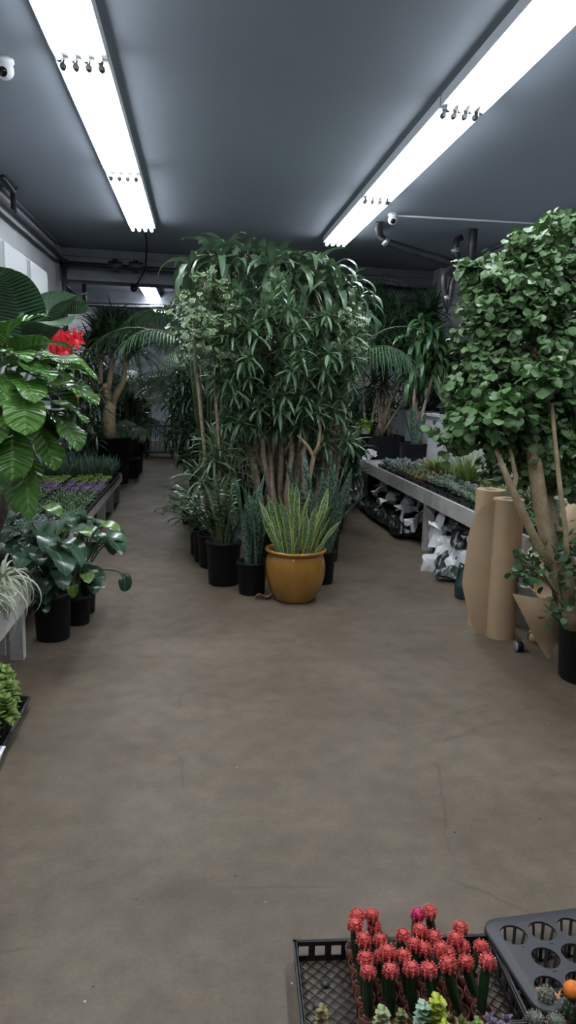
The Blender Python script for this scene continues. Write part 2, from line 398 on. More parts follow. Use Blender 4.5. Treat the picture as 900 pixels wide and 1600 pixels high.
M['cactus'] = mat('green_cactus_skin', (.012, .04, .014), .45, (.02, .06, .02), 30)
M['cactus_grey'] = mat('grey_cactus_skin', (.10, .13, .09), .7, (.25, .27, .22), 80, bump=.6, bscale=150)
M['moon_red'] = mat('red_grafted_head', (.72, .075, .07), .5, (.82, .15, .13), 80, bump=.6, bscale=120)
M['moon_pink'] = mat('pink_grafted_head', (.68, .03, .15), .5, (.78, .09, .24), 80, bump=.6, bscale=120)
M['moon_orange'] = mat('orange_grafted_head', (.80, .17, .01), .5, (.85, .25, .03), 80)
M['spine'] = mat('pale_red_spine', (.85, .30, .27), .6)
M['spine_w'] = mat('pale_spine', (.6, .58, .5), .6)

# ---------------------------------------------------------------- the room
ZC = 3.56; WL, WR = -2.05, 4.05; Y0, Y1 = -4.0, 21.5
struct('floor', MB().box((-4, Y0-.2, -.1), (5.2, Y1+.2, 0)), M['floor'])
struct('ceiling', MB().box((-4, Y0-.2, ZC), (5.2, Y1+.2, ZC+.1)), M['ceiling'])
struct('wall_left', MB().box((WL-.15, Y0, 0), (WL, 11.55, ZC)), M['white_wall'])
struct('wall_left_low', MB().box((WL-.25, 11.55, 0), (WL+.02, 12.9, 1.27)).box((WL-.27, 11.5, 1.27), (WL+.04, 12.92, 1.30)), M['white_wall'])
struct('wall_left_rear', MB().box((-2.85, 11.4, 0), (-2.7, Y1, ZC)), M['white_wall'])
struct('wall_right', MB().box((WR, Y0, 0), (WR+.15, Y1, ZC)), M['white_wall'])
struct('wall_right_ledge', MB().box((3.0, 2.0, 0), (WR, 12.3, 1.27)).box((2.97, 2.0, 1.27), (WR, 12.33, 1.30)), M['white_wall'])
struct('wall_back', MB().box((-4, Y1, 0), (5.2, Y1+.15, ZC)), M['back_wall'])
struct('wall_front', MB().box((-4, Y0-.15, 0), (5.2, Y0, ZC)), M['back_wall'])
# door in the far wall
dm = MB().box((-1.0, Y1-.06, 0), (-.95, Y1, 2.15)).box((-.0, Y1-.06, 0), (.05, Y1, 2.15)).box((-1.0, Y1-.06, 2.1), (.05, Y1, 2.15)).box((-.95, Y1-.03, 0), (0, Y1, 2.1))
struct('door_1', dm, M['grey_panel'])
# dropped beam with its ledges across the room, and the two columns
def skew(y0, y1, x0=-2.72, x1=WR):      # box running across the room a little off square
    return lambda a, b, z0, z1: MB().add([(x0, y0+a, z0), (x1, y1+a, z0), (x1, y1+b, z0), (x0, y0+b, z0), (x0, y0+a, z1), (x1, y1+a, z1), (x1, y1+b, z1), (x0, y0+b, z1)],
        np.array([[0,3,2,1],[4,5,6,7],[0,1,5,4],[1,2,6,5],[2,3,7,6],[3,0,4,7]]), smooth=False)
bx = skew(11.6, 12.5)
b = bx(0, .35, 3.14, ZC); b.merge(bx(-.05, 0, 3.44, 3.49)); b.merge(bx(-.03, 0, 3.30, 3.33)); b.merge(bx(-.06, .4, 3.10, 3.14))
struct('trim_1', b, M['beam'])
struct('trim_2', MB().box((-2.16, 11.3, 0), (-2.0, 11.6, ZC)), M['beam'])
struct('trim_3', MB().box((3.86, 12.1, 1.3), (WR, 12.45, ZC)).box((3.80, 12.05, 3.1), (WR, 12.5, 3.2)), M['white_wall'])
struct('trim_4', skew(16.6, 16.9)(0, .2, 3.30, ZC), M['beam'])
# cove strips along the two side walls under the ceiling
struct('trim_5', MB().box((WL, Y0, ZC-.14), (WL+.04, 11.6, ZC-.10)).box((WL, Y0, ZC-.03), (WL+.05, 11.6, ZC)), M['beam'])
struct('trim_6', MB().box((WR-.05, Y0, ZC-.03), (WR, 12.2, ZC)).box((WR-.03, 7, ZC-.12), (WR, 12.2, ZC-.08)), M['beam'])
# cream scuff rail on the wall at bench height
struct('trim_7', MB().box((WL, 4.6, .40), (WL+.012, 11.5, .44)), M['white_wood'])

# ---------------------------------------------------------------- fluorescent fixtures
def fixture(x, y0, label, L=2.42, ntube=4, group=None):
    t = thing('fluorescent_light', label, 'ceiling light', (x, y0, ZC), 0, group)
    part('lamp_housing', MB().box((-.155, .01, -.075), (.155, L-.01, 0)), M['fixture'], t)
    for k in range(ntube):
        xx = (k-1.5)*.075
        tb = MB().tube([(xx, .07, -.105), (xx, L-.07, -.105)], .019, 12)
        o = part('tube', tb, M['tube'], t)
        for yy, dy in ((.045, .03), (L-.075, .03)):
            part('end_cap', MB().tube([(xx, yy, -.105), (xx, yy+dy, -.105)], .0195, 12), M['cap'], o)
        for yy in (.03, L-.045): part('lamp_holder', MB().box((xx-.012, yy, -.12), (xx+.012, yy+.014, -.07)), M['cap'], o)
    return t
LSP = 2.43
names = ['behind the camera end of the left row', 'nearest in view, cut by the top edge of the photo, left row', 'second in view, middle of the left row', 'last before the beam, smallest of the left row']
f0 = fixture(-.70, 9.72-LSP, 'white four-tube ceiling light, far end of the left row above the left bench')
for k, lb in ((2, 'white four-tube ceiling light, middle of the left row between two dark lamp-holder joints'), (3, 'white four-tube ceiling light of the left row, cut by the top edge')):
    dup(f0, (-.70, 9.72-LSP*k, ZC), 0, lb)
dup(f0, (-.70, 9.72-LSP*4, ZC), 0, 'white four-tube ceiling light of the left row, overhead and out of view')
dup(f0, (1.76, 10.08-LSP, ZC), 0, 'white four-tube ceiling light, far end of the right row beside the dome camera')
dup(f0, (1.76, 10.08-LSP*2, ZC), 0, 'white four-tube ceiling light, middle of the right row')
dup(f0, (1.76, 10.08-LSP*3, ZC), 0, 'white four-tube ceiling light, near end of the right row cut by the right edge')
dup(f0, (1.76, 10.08-LSP*4, ZC), 0, 'white four-tube ceiling light of the right row, overhead and out of view')
dup(f0, (-1.0, 14.4, ZC-.05), 0, 'small distant four-tube light just behind the beam at left')
dup(f0, (-1.0, 17.1, ZC-.05), 0, 'most distant four-tube light, seen low behind the palm fronds')

# ---------------------------------------------------------------- cameras, cables, pipes
def dome_camera(loc, label, m):
    t = thing('security_camera', label, 'camera', loc)
    part('mount', MB().lathe([(0, 0), (.055, 0), (.058, -.02), (.045, -.035), (0, -.035)], 20), m, t)
    part('shell', MB().ball((0, 0, -.065), .055, 18), m, t)
    d = Vector((-.1, -1, -.55)).normalized(); c = Vector((0, 0, -.065))
    part('lens', MB().tube([c+d*.03, c+d*.057], [.03, .028], 16), M['lens'], t)
p = Pz(7, 92, ZC); dome_camera(p, 'white dome camera on the ceiling at the left edge of the photo', M['cam_white'])
p = Pz(614, 334, ZC); pcam = p; dome_camera(p, 'white dome camera on the ceiling right of the long light row', M['cam_white'])
p = Py(212, 430, 12.4); dome_camera((p.x, 12.05, 3.12), 'dark dome camera hanging under the beam beside the far light', M['black_plastic'])
a = Pz(622, 337, ZC-.012); b_ = Pz(836, 349, ZC-.012)
single('ceiling_conduit', MB().tube([a, b_, (WR-.02, b_.y-.2, ZC-.012)], .011, 8), M['cam_white'], 'thin white conduit running from the dome camera to the right wall', 'conduit')
q0 = Py(228, 364, 9.8)
single('hanging_cable', MB().tube([(-.68, 9.74, ZC-.06), (-.7, 10.4, 3.45), (-.78, 11.3, 3.25), (-.92, 11.5, 3.05), (-1.0, 14.4, 3.42)], .012, 6), M['black_plastic'], 'thin black cable from the left light row down to the light behind the beam', 'cable')
# black drain pipe with trap, right
t = thing('drain_pipe', 'thick black drain pipe with elbow and trap hanging under the ceiling at right', 'pipe', (0, 0, 0))
yy = 9.4
def q(px, py, y=yy): return Py(px, py, y)
top = Pz(593, 346, ZC)
part('main_pipe', MB().tube([top, q(592, 362), q(594, 371), q(604, 379), q(660, 396), q(712, 412), q(728, 414)], [.045, .045, .05, .05, .047, .047, .05], 14), M['black_pipe'], t)
part('trap', MB().tube([q(722, 408), q(706, 418), q(694, 428), q(693, 448), q(697, 470), q(699, 484), q(702, 470), q(707, 440), q(716, 424), q(726, 416)], .042, 12), M['black_pipe'], t)
part('riser', MB().tube([q(722, 371), q(714, 375), q(712, 385), q(713, 398), q(718, 410)], .042, 12), M['black_pipe'], t)
part('riser', MB().tube([Pz(740, 357, ZC), q(737, 408), q(737, 420)], .05, 12), M['black_pipe'], t)
for a_, b2, r in (((592, 349), (592, 359), .055), ((711, 388), (712, 395), .052), ((600, 375.5), (606, 380), .056), ((734, 402), (734, 410), .06), ((697, 462), (698, 468), .05)):
    part('coupling', MB().tube([q(*a_), q(*b2)], r, 14), M['joint'], t, 'pale metal coupling')
# sprinkler pipes on the left wall and across the beam
t = thing('sprinkler_pipe', 'dark sprinkler pipe running along the left wall below the ceiling', 'pipe', (0, 0, 0))
zP = Px(0, 318, WL+.1)
pA = Px(0, 316, WL+.12); pB = Px(103, 409, WL+.12)
part('long_pipe', MB().tube([(WL+.12, 2, pA.z), (WL+.12, pA.y, pA.z), (WL+.12, 11.45, pA.z)], .033, 10), M['black_pipe'], t)
e = Px(22, 340, WL+.14); e2 = Px(22, 300, WL+.14); e3 = Pz(20, 272, ZC)
part('branch', MB().tube([(e.x, e.y, pA.z), (e2.x, e.y, e2.z), (e2.x+.02, e.y-.5, e2.z)], .03, 10), M['black_pipe'], t)
part('hanger', MB().tube([(e2.x, e.y, e2.z), (e2.x+.05, e.y, ZC)], .014, 8), M['black_pipe'], t)
t = thing('beam_pipe', 'dark pipe with fittings running across the face of the beam', 'pipe', (0, 0, 0))
def bp(px, py, y=11.45): return Py(px, py, y)
A = bp(92, 404, 11.4); B = bp(690, 440, 12.25)
part('long_pipe', MB().tube([(-2.0, 11.42, 3.30), (0, 11.7, 3.28), (3.8, 12.28, 3.22)], .035, 10), M['black_pipe'], t)
for px in (95, 180, 212):
    c = bp(px, 408)
    part('fitting', MB().tube([(c.x-.1, 11.45, 3.30), (c.x+.1, 11.47, 3.30)], .06, 10).tube([(c.x, 11.46, 3.38), (c.x, 11.46, 3.20)], .045, 8), M['black_pipe'], t)
part('drop_pipe', MB().tube([(-1.93, 11.42, 3.3), (-1.93, 11.3, 3.1), (-1.93, 11.3, 1.35)], .04, 10), M['black_pipe'], t)
t = thing('rear_pipe', 'dark pipe crossing the rear room below the ceiling', 'pipe', (0, 0, 0))
part('long_pipe', MB().tube([(-2.6, 12.2, 3.50), (-2.25, 15.4, 3.12), (-.2, 15.7, 3.12), (2.5, 15.9, 3.12)], .04, 8), M['black_pipe'], t)
part('fitting', MB().tube([(-2.25, 15.4, 3.0), (-2.25, 15.4, 3.5)], .045, 8), M['black_pipe'], t)
# conduits on the beam, right side
single('beam_conduit', MB().tube([(.6, 12.0, 3.4), (3.0, 12.33, 3.40), (3.3, 12.36, 3.36), (3.5, 12.38, 3.2), (3.55, 12.38, 3.1)], .018, 8).tube([(.6, 12.0, 3.36), (2.9, 12.33, 3.36), (3.2, 12.36, 3.32), (3.38, 12.38, 3.15)], .014, 8), M['joint'], 'pair of thin grey conduits curving down the beam near the right column', 'conduit')
single('wall_conduit', MB().tube([(3.72, 12.15, 3.3), (3.72, 12.1, 1.31)], .03, 8), M['joint'], 'pale vertical conduit beside the right column', 'conduit')
# indoor air unit, left wall
a = Px(0, 400, WL+.1); 
t = thing('air_conditioner', 'white wall-mounted air conditioner unit above the big paddle leaf', 'air conditioner', (WL, 7.35, 0))
zt = Px(6, 373, WL+.2).z; 
def rbox(x0, x1, y0, y1, z0, z1, r):
    m = MB(); prof = [(x0, z0), (x1-r*1.6, z0), (x1-r*.4, z0+r*.5), (x1, z0+r*1.8), (x1, z1-r), (x1-r*.3, z1-r*.3), (x1-r, z1), (x0, z1)]
    n = len(prof); V = [(x, y0, z) for x, z in prof]+[(x, y1, z) for x, z in prof]
    return m.add(V, [(i, (i+1) % n, (i+1) % n+n, i+n) for i in range(n)]+[tuple(range(n))[::-1], tuple(range(n, 2*n))], smooth=False)
part('case', rbox(0, .24, 0, .95, zt-.42, zt-.02, .05), M['ac'], t)
part('front_panel', rbox(.242, .262, .03, .92, zt-.37, zt-.06, .008), M['ac'], t)
dup(t, (WL, 8.42, 0), 0, 'second white wall-mounted air unit, farther along the wall beside the first')
t2 = thing('wall_box', 'smaller pale box on the left wall at the photo edge beside the air conditioner', 'box', (WL, 6.3, 2.5))
part('case', MB().box((0, 0, 0), (.2, .62, .40)), M['white_metal'], t2)
part('bracket', MB().box((.0, -.04, -.03), (.26, .66, 0)), M['white_metal'], t2)
# wall shelf at right
t = thing('wall_shelf', 'narrow white shelf on the right wall behind the aralia leaves', 'shelf', (0, 0, 0))
part('board', MB().box((3.55, 8.6, 2.16), (WR, 9.9, 2.20)), M['white_metal'], t)
part('bracket', MB().box((3.7, 9.2, 2.0), (3.98, 9.23, 2.16)), M['joint'], t)

# ---------------------------------------------------------------- pots and plant builders
def pot_mb(r, h, taper=.82, rim=.012, rimh=.03, mi=0, n=32, thick=.006):
    rb = r*taper
    return MB().lathe([(0, 0), (rb*.96, 0), (rb, .008), (r-rim, h-rimh), (r, h-rimh+.002), (r, h-.003), (r-.003, h), (r-rim-thick, h), (r-rim-thick-.002, h-.03), (0, h-.03)], n, mi=mi)
def soil_mb(r, h): return MB().disc(r-.015, h-.035, 24, bump=.012)
def leaf_cloud(center, rad, n, shell=.55, zmin=None):
    out = []
    while len(out) < n:
        v = rng.normal(size=3); v /= np.linalg.norm(v); k = shell+(1-shell)*random.random()**.6 if random.random() < .85 else random.random()
        p = np.array(center)+v*np.array(rad)*k
        if zmin is not None and p[2] < zmin: continue
        out.append((p, v))
    return out
def curved(a, b, bow=.1, n=6):
    a = Vector(a); b = Vector(b); o = Vector((random.uniform(-bow, bow), random.uniform(-bow, bow), random.uniform(-bow*.3, bow*.3)))
    return [a.lerp(b, i/n)+o*math.sin(PI*i/n) for i in range(n+1)]

# ---------------------------------------------------------------- low bench on the left with its trays of succulents
def bench(name, label, x0, x1, y0, y1, h, legs, front, board=.11):
    t = thing(name, label, 'bench', ((x0+x1)/2, (y0+y1)/2, 0)); ox, oy = -(x0+x1)/2, -(y0+y1)/2
    def B(a, b_): return MB().box((a[0]+ox, a[1]+oy, a[2]), (b_[0]+ox, b_[1]+oy, b_[2]))
    part('bench_top', B((x0+.03, y0, h-.03), (x1-.03, y1, h)), M['white_wood'], t)
    fx = (x0, x0+.03) if front < 0 else (x1-.03, x1)
    part('apron', B((fx[0], y0, h-board), (fx[1], y1, h+.01)), M['white_wood'], t)
    bx_ = (x1-.03, x1) if front < 0 else (x0, x0+.03)
    part('apron', B((bx_[0], y0, h-board), (bx_[1], y1, h)), M['white_wood'], t)
    for y in legs:
        for xa in ((fx[0]+.03 if front < 0 else fx[0]-.09), (bx_[0]-.09 if front < 0 else bx_[1])):
            part('leg', B((xa, y-.045, 0), (xa+.09 if True else 0, y+.045, h-.03)), M['white_wood'], t)
    return t
bench('display_bench', 'low white wooden bench along the left wall holding trays of succulents', -2.03, -1.05, 5.0, 10.25, .36, (5.3, 6.6, 7.6, 8.6, 9.4, 10.15), 1, .075)
def tray(w, d, h, label, loc, group, rz=0):
    m = MB(); th = .006
    m.box((-w/2, -d/2, 0), (w/2, d/2, th))
    for a, b_ in (((-w/2, -d/2), (w/2, -d/2+th)), ((-w/2, d/2-th), (w/2, d/2)), ((-w/2, -d/2), (-w/2+th, d/2)), ((w/2-th, -d/2), (w/2, d/2))):
        m.box((a[0], a[1], 0), (b_[0], b_[1], h))
    for a, b_ in (((-w/2-.01, -d/2-.01), (w/2+.01, -d/2+th)), ((-w/2-.01, d/2-th), (w/2+.01, d/2+.01)), ((-w/2-.01, -d/2), (-w/2+th, d/2)), ((w/2-th, -d/2), (w/2+.01, d/2))):
        m.box((a[0], a[1], h), (b_[0], b_[1], h+.006))
    return single('plant_tray', m, M['tray_plastic'], label, 'tray', loc, rz, group)
def succulent_mesh(name, kind, L=.07, n=24, pot=.052, h=.055):
    m = MB()
    a = pot/2*1.9
    # square-ish nursery pot with soil
    V = []
    for zz, k in ((0, .74), (h, 1.0), (h, .9), (h-.012, .88)):
        for sx, sy in ((-1, -1), (1, -1), (1, 1), (-1, 1)): V.append((sx*a*k/1, sy*a*k/1, zz))
    Fq = [(0, 3, 2, 1)]+[(i*4+j, i*4+(j+1) % 4, i*4+4+(j+1) % 4, i*4+4+j) for i in range(3) for j in range(4)]
    m.add(V, Fq, mi=0, smooth=False); m.add(V[12:16], [(0, 1, 2, 3)], mi=1, smooth=False)
    kk = kind
    if kk == 'rosette': lv = Leaves('plump', 3, .35, thick=.35, mi=2); lv.whorl((0, 0, h), n, L, L*.42, 80, 8, .1)
    elif kk == 'multi':
        lv = Leaves('plump', 3, .3, thick=.35, mi=2)
        for i in range(6): lv.whorl((random.uniform(-.04, .04), random.uniform(-.04, .04), h+.012+random.uniform(0, .03)), n//3, L*.6, L*.3, 75, 5, .1)
    elif kk == 'blade':
        lv = Leaves('lance', 4, .3, thick=.2, mi=2)
        for i in range(n): lv.one((random.uniform(-.03, .03), random.uniform(-.03, .03), h-.01), random.uniform(0, 6.28), R(random.uniform(55, 88)), L*random.uniform(.7, 1.1), .022, .2)
    elif kk == 'tuft':
        lv = Leaves('grass', 4, .2, mi=2)
        for i in range(n): lv.one((random.uniform(-.03, .03), random.uniform(-.03, .03), h-.01), random.uniform(0, 6.28), R(random.uniform(40, 88)), L*random.uniform(.6, 1.1), .009, .6)
    elif kk == 'column':
        lv = Leaves('plump', 3, .3, thick=.4, mi=2)
        for i in range(n): lv.one((0, 0, h+i*L*1.6/n), i*2.4, R(30-5*random.random()), L*.33*(1-.4*i/n), L*.2, .1)
    lv.to(m)
    return m
protos = {}
def succ_proto(key, kind, leaf, label, group, potm=None, **kw):
    o = single(key, succulent_mesh(key, kind, **kw), [potm or M['tray_plastic'], M['soil'], G[leaf]], label, 'succulent', (0, 0, -5), 0, group)
    protos[key] = [o, False]; return o
def succ_place(key, loc, sc=1.0, rz=None, label=None, group=None):
    o, used = protos[key]
    c = o if not used else o.copy()
    if used: SC.objects.link(c)
    protos[key][1] = True
    c.location = loc; c.scale = (sc, sc, sc*random.uniform(.9, 1.15)); c.rotation_euler = (0, 0, random.uniform(-.3, .3) if rz is None else rz)
    if label: c['label'] = label
    if group: c['group'] = group
    return c
LB = 'in the %s band on the low left bench'
succ_proto('jade_succulent', 'multi', 'greygreen', 'small grey-green succulent '+LB % 'nearest grey', 'grey-green succulents, near end of the left bench', L=.075, n=24)
succ_proto('silver_succulent', 'rosette', 'silver', 'small silvery rosette succulent '+LB % 'nearest grey', 'silver succulents, near end of the left bench', L=.085, n=20)
succ_proto('green_succulent', 'rosette', 'green', 'small green rosette succulent '+LB % 'wide middle green', 'green succulents, middle of the left bench', L=.09, n=20)
succ_proto('purple_succulent', 'rosette', 'purple', 'small purple rosette succulent '+LB % 'purple', 'purple succulents on the left bench', L=.095, n=20)
succ_proto('lime_succulent', 'multi', 'limey', 'small yellow-green succulent '+LB % 'lime green', 'lime succulents, far part of the left bench', L=.075, n=24)
succ_proto('blade_succulent', 'blade', 'blade', 'small upright dark blade-leaved plant '+LB % 'farthest', 'blade-leaved plants, far end of the left bench', L=.27, n=26)
zb = .361
ny = 34; y = 5.25
tr_y = []
for i in range(17):
    yy = 5.2+i*.297
    for xx in (-1.785, -1.285):
        side = 'wall side' if xx < -1.5 else 'aisle side'
        tray(.465, .275, .045, 'black plastic tray of small succulents on the low left bench', (xx, yy, zb), 'succulent trays on the left bench')
for j in range(34):
    yy = 5.13+j*.1485
    for i in range(8):
        xx = -1.785+(-.165+.11*i if i < 4 else .5-.165+.11*(i-4))
        if j < 2 and i < 4: continue
        if yy < 6.1: k = 'jade_succulent' if (i+j) % 3 else 'silver_succulent'
        elif yy < 6.7: k = 'silver_succulent' if (i+j) % 3 else 'jade_succulent'
        elif yy < 8.0: k = 'green_succulent'
        elif yy < 8.7: k = 'purple_succulent'
        elif yy < 9.3: k = 'lime_succulent'
        else: k = 'blade_succulent'
        succ_place(k, (xx, yy, zb+.0065), random.uniform(.88, 1.02))

# ---------------------------------------------------------------- right bench
bench('display_bench', 'white wooden bench on the right with sacks stored underneath', 2.22, 2.97, 3.2, 10.2, .62, (4.0, 5.15, 7.12, 10.12), -1, .13)
RB = 'on the right bench, '
succ_proto('silver_rosette', 'rosette', 'silver', 'loose silvery rosette succulent '+RB+'far end', 'silver rosettes, far end of the right bench', L=.15, n=22)
succ_proto('pale_cluster', 'multi', 'greygreen', 'low grey-green clustered succulent '+RB+'in the front edge row', 'grey clusters along the front of the right bench', L=.10, n=26)
succ_proto('green_cluster', 'rosette', 'green', 'pale green rosette succulent '+RB+'just left of the paper rolls', 'green rosettes beside the paper rolls', L=.10, n=20)
succ_proto('grass_tuft', 'tuft', 'lightgrass', 'bright green needle-leaved tuft '+RB+'in the middle against the white wall', 'needle-leaved tufts on the right bench', L=.17, n=60)
succ_proto('red_potted_cactus', 'multi', 'palegreen', 'tiny pale succulent in a red-brown pot '+RB+'middle row', 'tiny succulents in red-brown pots on the right bench', M['brown_pot'], L=.055, n=20)
succ_proto('bench_succulent', 'multi', 'green', 'small green succulent '+RB+'seen through the aralia trunks', 'green succulents behind the aralia trunks', L=.09, n=26)
zb2 = .621
for i in range(20):
    yy = 3.6+i*.30
    if yy > 9.0: break
    for xx in (2.42, 2.78):
        tray(.34, .275, .045, 'black plastic tray of small plants on the right bench', (xx, yy, zb2), 'plant trays on the right bench', 0)
for j in range(37):
    yy = 3.52+j*.15
    for i in range(6):
        xx = 2.42+(-.11+.11*i if i < 3 else .36-.11+.11*(i-3))
        if yy < 5.4: k = 'green_cluster' if i < 1 and yy > 4.7 else 'bench_succulent'
        elif yy < 6.1: k = 'green_cluster' if i < 3 else 'pale_cluster'
        elif yy < 7.3: k = 'pale_cluster' if i < 3 else 'grass_tuft' if yy < 6.5 else 'red_potted_cactus'
        elif yy < 8.2: k = 'red_potted_cactus' if i < 4 else 'grass_tuft'
        else: k = 'silver_rosette'
        if k in ('silver_rosette',) and (i+j) % 2: continue
        succ_place(k, (xx, yy, zb2+.0065), random.uniform(.85, 1.0))
# ---- two larger tufted plants near the wall
def tuft_plant(name, label, loc, r, h, n, L, W, leafm, potm, prof='grass', el=(35, 88), droop=.9, cat='potted plant', spread=.5, segs=6):
    t = thing(name, label, cat, loc)
    part('pot', pot_mb(r, h), potm, t); part('soil', soil_mb(r, h), M['soil'], t)
    lv = Leaves(prof, segs, .25)
    for i in range(n):
        a = random.uniform(0, 6.28); q_ = r*spread*math.sqrt(random.random())
        lv.one((q_*math.cos(a), q_*math.sin(a), h-.03), a+random.uniform(-.6, .6), R(random.uniform(*el)), L*random.uniform(.55, 1.05), W, droop*random.uniform(.4, 1.3), random.uniform(-.4, .4))
    part('leaves', lv, leafm, t)
    return t
tuft_plant('spiky_green_plant', 'bushy bright green needle-leaved plant on the right bench against the white wall', (2.64, 8.0, zb2+.008), .07, .09, 220, .26, .010, G['lightgrass'], M['brown_pot'])
tuft_plant('pencil_plant', 'tall light green thin-stemmed plant on the right bench left of the aralia', (2.62, 6.95, zb2+.008), .085, .11, 200, .42, .012, G['lightgrass'], M['tray_plastic'], el=(40, 85), droop=.5)
tuft_plant('striped_leaf_plant', 'pale striped arching plant on the right bench just behind the paper rolls', (2.66, 5.55, zb2+.008), .08, .10, 60, .34, .03, G['varieg'], M['tray_plastic'], prof='strap', el=(30, 80), droop=1.2)
c = Py(555+0, 687, 8.3)
t = thing('flowering_cactus', 'small cactus with one orange bloom on the right bench', 'cactus', (2.62, 8.35, zb2+.008))
part('pot', pot_mb(.04, .06), M['brown_pot'], t); part('body', MB().ball((0, 0, .09), .035, 12, noise=.05), M['cactus_grey'], t); part('bloom', MB().ball((0, 0, .135), .022, 10, noise=.15), M['moon_orange'], t)

# ---------------------------------------------------------------- sacks under and beyond the right bench
def sack_mesh(w, d, h, seed, wr=1.0):
    r_ = random.Random(seed); ph = [r_.uniform(0, 6.28) for _ in range(8)]
    def f(sgn):
        def g(u, v):
            x = (u-.5)*w; y_ = (v-.5)*d
            e = (1-abs(2*u-1)**3.5)*(1-abs(2*v-1)**3)
            z = sgn*h/2*max(0, e)**.6
            z += wr*.012*(math.sin(u*19+ph[0]+v*3)+math.sin(v*15+ph[1]+u*7)*.8+math.sin((u+v)*31+ph[2])*.5)*(.4+e)*(1 if sgn > 0 else .4)
            z += .02*math.sin(u*5+ph[3])*(1-e)
            return (x+.012*math.sin(v*11+ph[4]), y_+.012*math.sin(u*9+ph[5]), z)
        return g
    m = MB(); m.grid(f(1), 28, 22); m.grid(lambda u, v: f(-1)(1-u, v), 20, 14); return m
sacks = {}
for nm, mm in (('green', 'green_bag'), ('black', 'black_bag'), ('white', 'white_bag')):
    for k in range(3): sacks[nm, k] = sack_mesh(.60, .40, .11, k*7+len(nm))
def sack(kind, loc, rot, sc=(1, 1, 1), label='', group='black sacks under the right bench'):
    key = (kind, random.randrange(3)); o = sacks[key]
    if isinstance(o, MB): sacks[key] = o = o.mesh('sack', M[kind+'_bag'])
    ob = D.objects.new('soil_sack', o); SC.objects.link(ob); ob.location = loc; ob.rotation_euler = rot; ob.scale = sc
    ob['label'] = label; ob['category'] = 'sack'
    if group: ob['group'] = group
    return ob
# long rows lying along the bench: black sacks in the two farther bays
for y_ in (9.72, 9.05, 8.38, 7.72):
    for lv_ in range(4):
        sack('black', (2.56+random.uniform(-.04, .04)+lv_*.03, y_+random.uniform(-.05, .05), .07+lv_*.115), (random.uniform(-.06, .06), random.uniform(-.06, .06), PI/2+random.uniform(-.08, .08)), (1.05, 1.15, 1), 'black soil sack with pale print lying under the far half of the right bench')
G2 = 'green and white sacks under the near half of the right bench'
for y_ in (6.75, 6.1, 5.5):
    for lv_ in range(4):
        sack(('green', 'white', 'green', 'green')[lv_], (2.50+random.uniform(-.05, .02), y_+random.uniform(-.05, .05), .07+lv_*.11), (random.uniform(-.1, .1), random.uniform(-.12, .12), PI/2+random.uniform(-.3, .3)), (1, 1.05, 1), ('white sack face showing in the stack under the near half of the right bench' if lv_ == 1 else 'dark green sack stacked under the near half of the right bench'), ('white sacks' if lv_ == 1 else 'dark green sacks')+' under the near half of the right bench')
def crumple(name, label, c, size, seed, m, tilt=(0, 0, 0), group=None, n=20, amp=.05, h=0.03):
    r_ = random.Random(seed); ph = [r_.uniform(0, 6.28) for _ in range(9)]; fr = [r_.uniform(4, 11) for _ in range(6)]
    def tri(x): x = x/(2*PI); return 4*abs(x-math.floor(x+.5))-1
    def g(u, v):
        x = (u-.5)*size[0]*(1-.25*abs(tri(v*fr[0]+ph[0]))); y_ = (v-.5)*size[1]*(1-.25*abs(tri(u*fr[1]+ph[1])))
        z = amp*(tri(u*fr[2]+v*2+ph[2])+.7*tri(v*fr[3]-u*3+ph[3])+.4*tri((u+v)*fr[4]*1.5+ph[4]))
        return (x, y_, z-.12*((2*u-1)**2)*size[0])
    mb = MB(); mb.grid(g, n, n); mb.grid(lambda u, v: tuple(np.array(g(1-u, v))-np.array((0, 0, h*(1-abs(2*u-1)**2)*(1-abs(2*v-1)**2)+.002))), n, n)
    for i in range(len(mb.F)): mb.F[i] = (mb.F[i][0], mb.F[i][1], False)
    o = single(name, mb, m, label, 'sack', c, 0, group); o.rotation_euler = tilt; return o
WL_ = [((2.30, 9.1, .42), (.36, .26), 'white sack corner high under the far end of the bench'), ((2.29, 8.75, .30), (.3, .22), 'small white sack corner lower under the far end of the bench'),
       ((2.26, 6.7, .27), (.34, .26), 'white sack corner just right of the middle bench leg'), ((2.28, 5.55, .22), (.40, .34), 'white sack half hidden by the green jug'),
       ((2.36, 8.1, .40), (.4, .3), 'crumpled white sack mouth at the top of the pile left of the middle bench leg'),
       ((2.36, 7.55, .30), (.42, .34), 'flattened white and green sack hanging off the pile left of the middle bench leg'),
       ((2.33, 7.85, .33), (.35, .3), 'folded white sack corner between the black sacks under the far bay'),
       ((2.34, 6.75, .42), (.36, .3), 'torn white sack on top of the pile right of the middle bench leg'),
       ((2.30, 6.15, .30), (.48, .36), 'big crumpled white sack in the middle of the near pile'),
       ((2.27, 6.45, .20), (.40, .30), 'white sack with folded corner in front of the near pile'),
       ((2.33, 5.75, .36), (.36, .34), 'white sack slumping beside the paper rolls'),
       ((2.12, 6.22, .10), (.42, .34), 'white sack spilled out on the floor by the bench leg'),
       ((2.22, 5.9, .16), (.46, .38), 'white-backed green sack lying lowest and nearest on the floor')]
for i, (c, s_, lb) in enumerate(WL_):
    crumple('empty_sack', lb, c, s_, i+3, M['white_bag'], (random.uniform(-.3, .3), random.uniform(-.9, -.35), random.uniform(-.6, .6)))
sack('green', (2.20, 6.05, .10), (.05, -.25, 1.2), (.8, .8, 1), 'dark green printed sack lying nearest on the floor by the paper rolls', None)
sack('green', (2.34, 6.15, .36), (.1, -.5, 1.3), (.7, .7, 1), 'dark green printed sack leaning out at the top of the near pile', None)
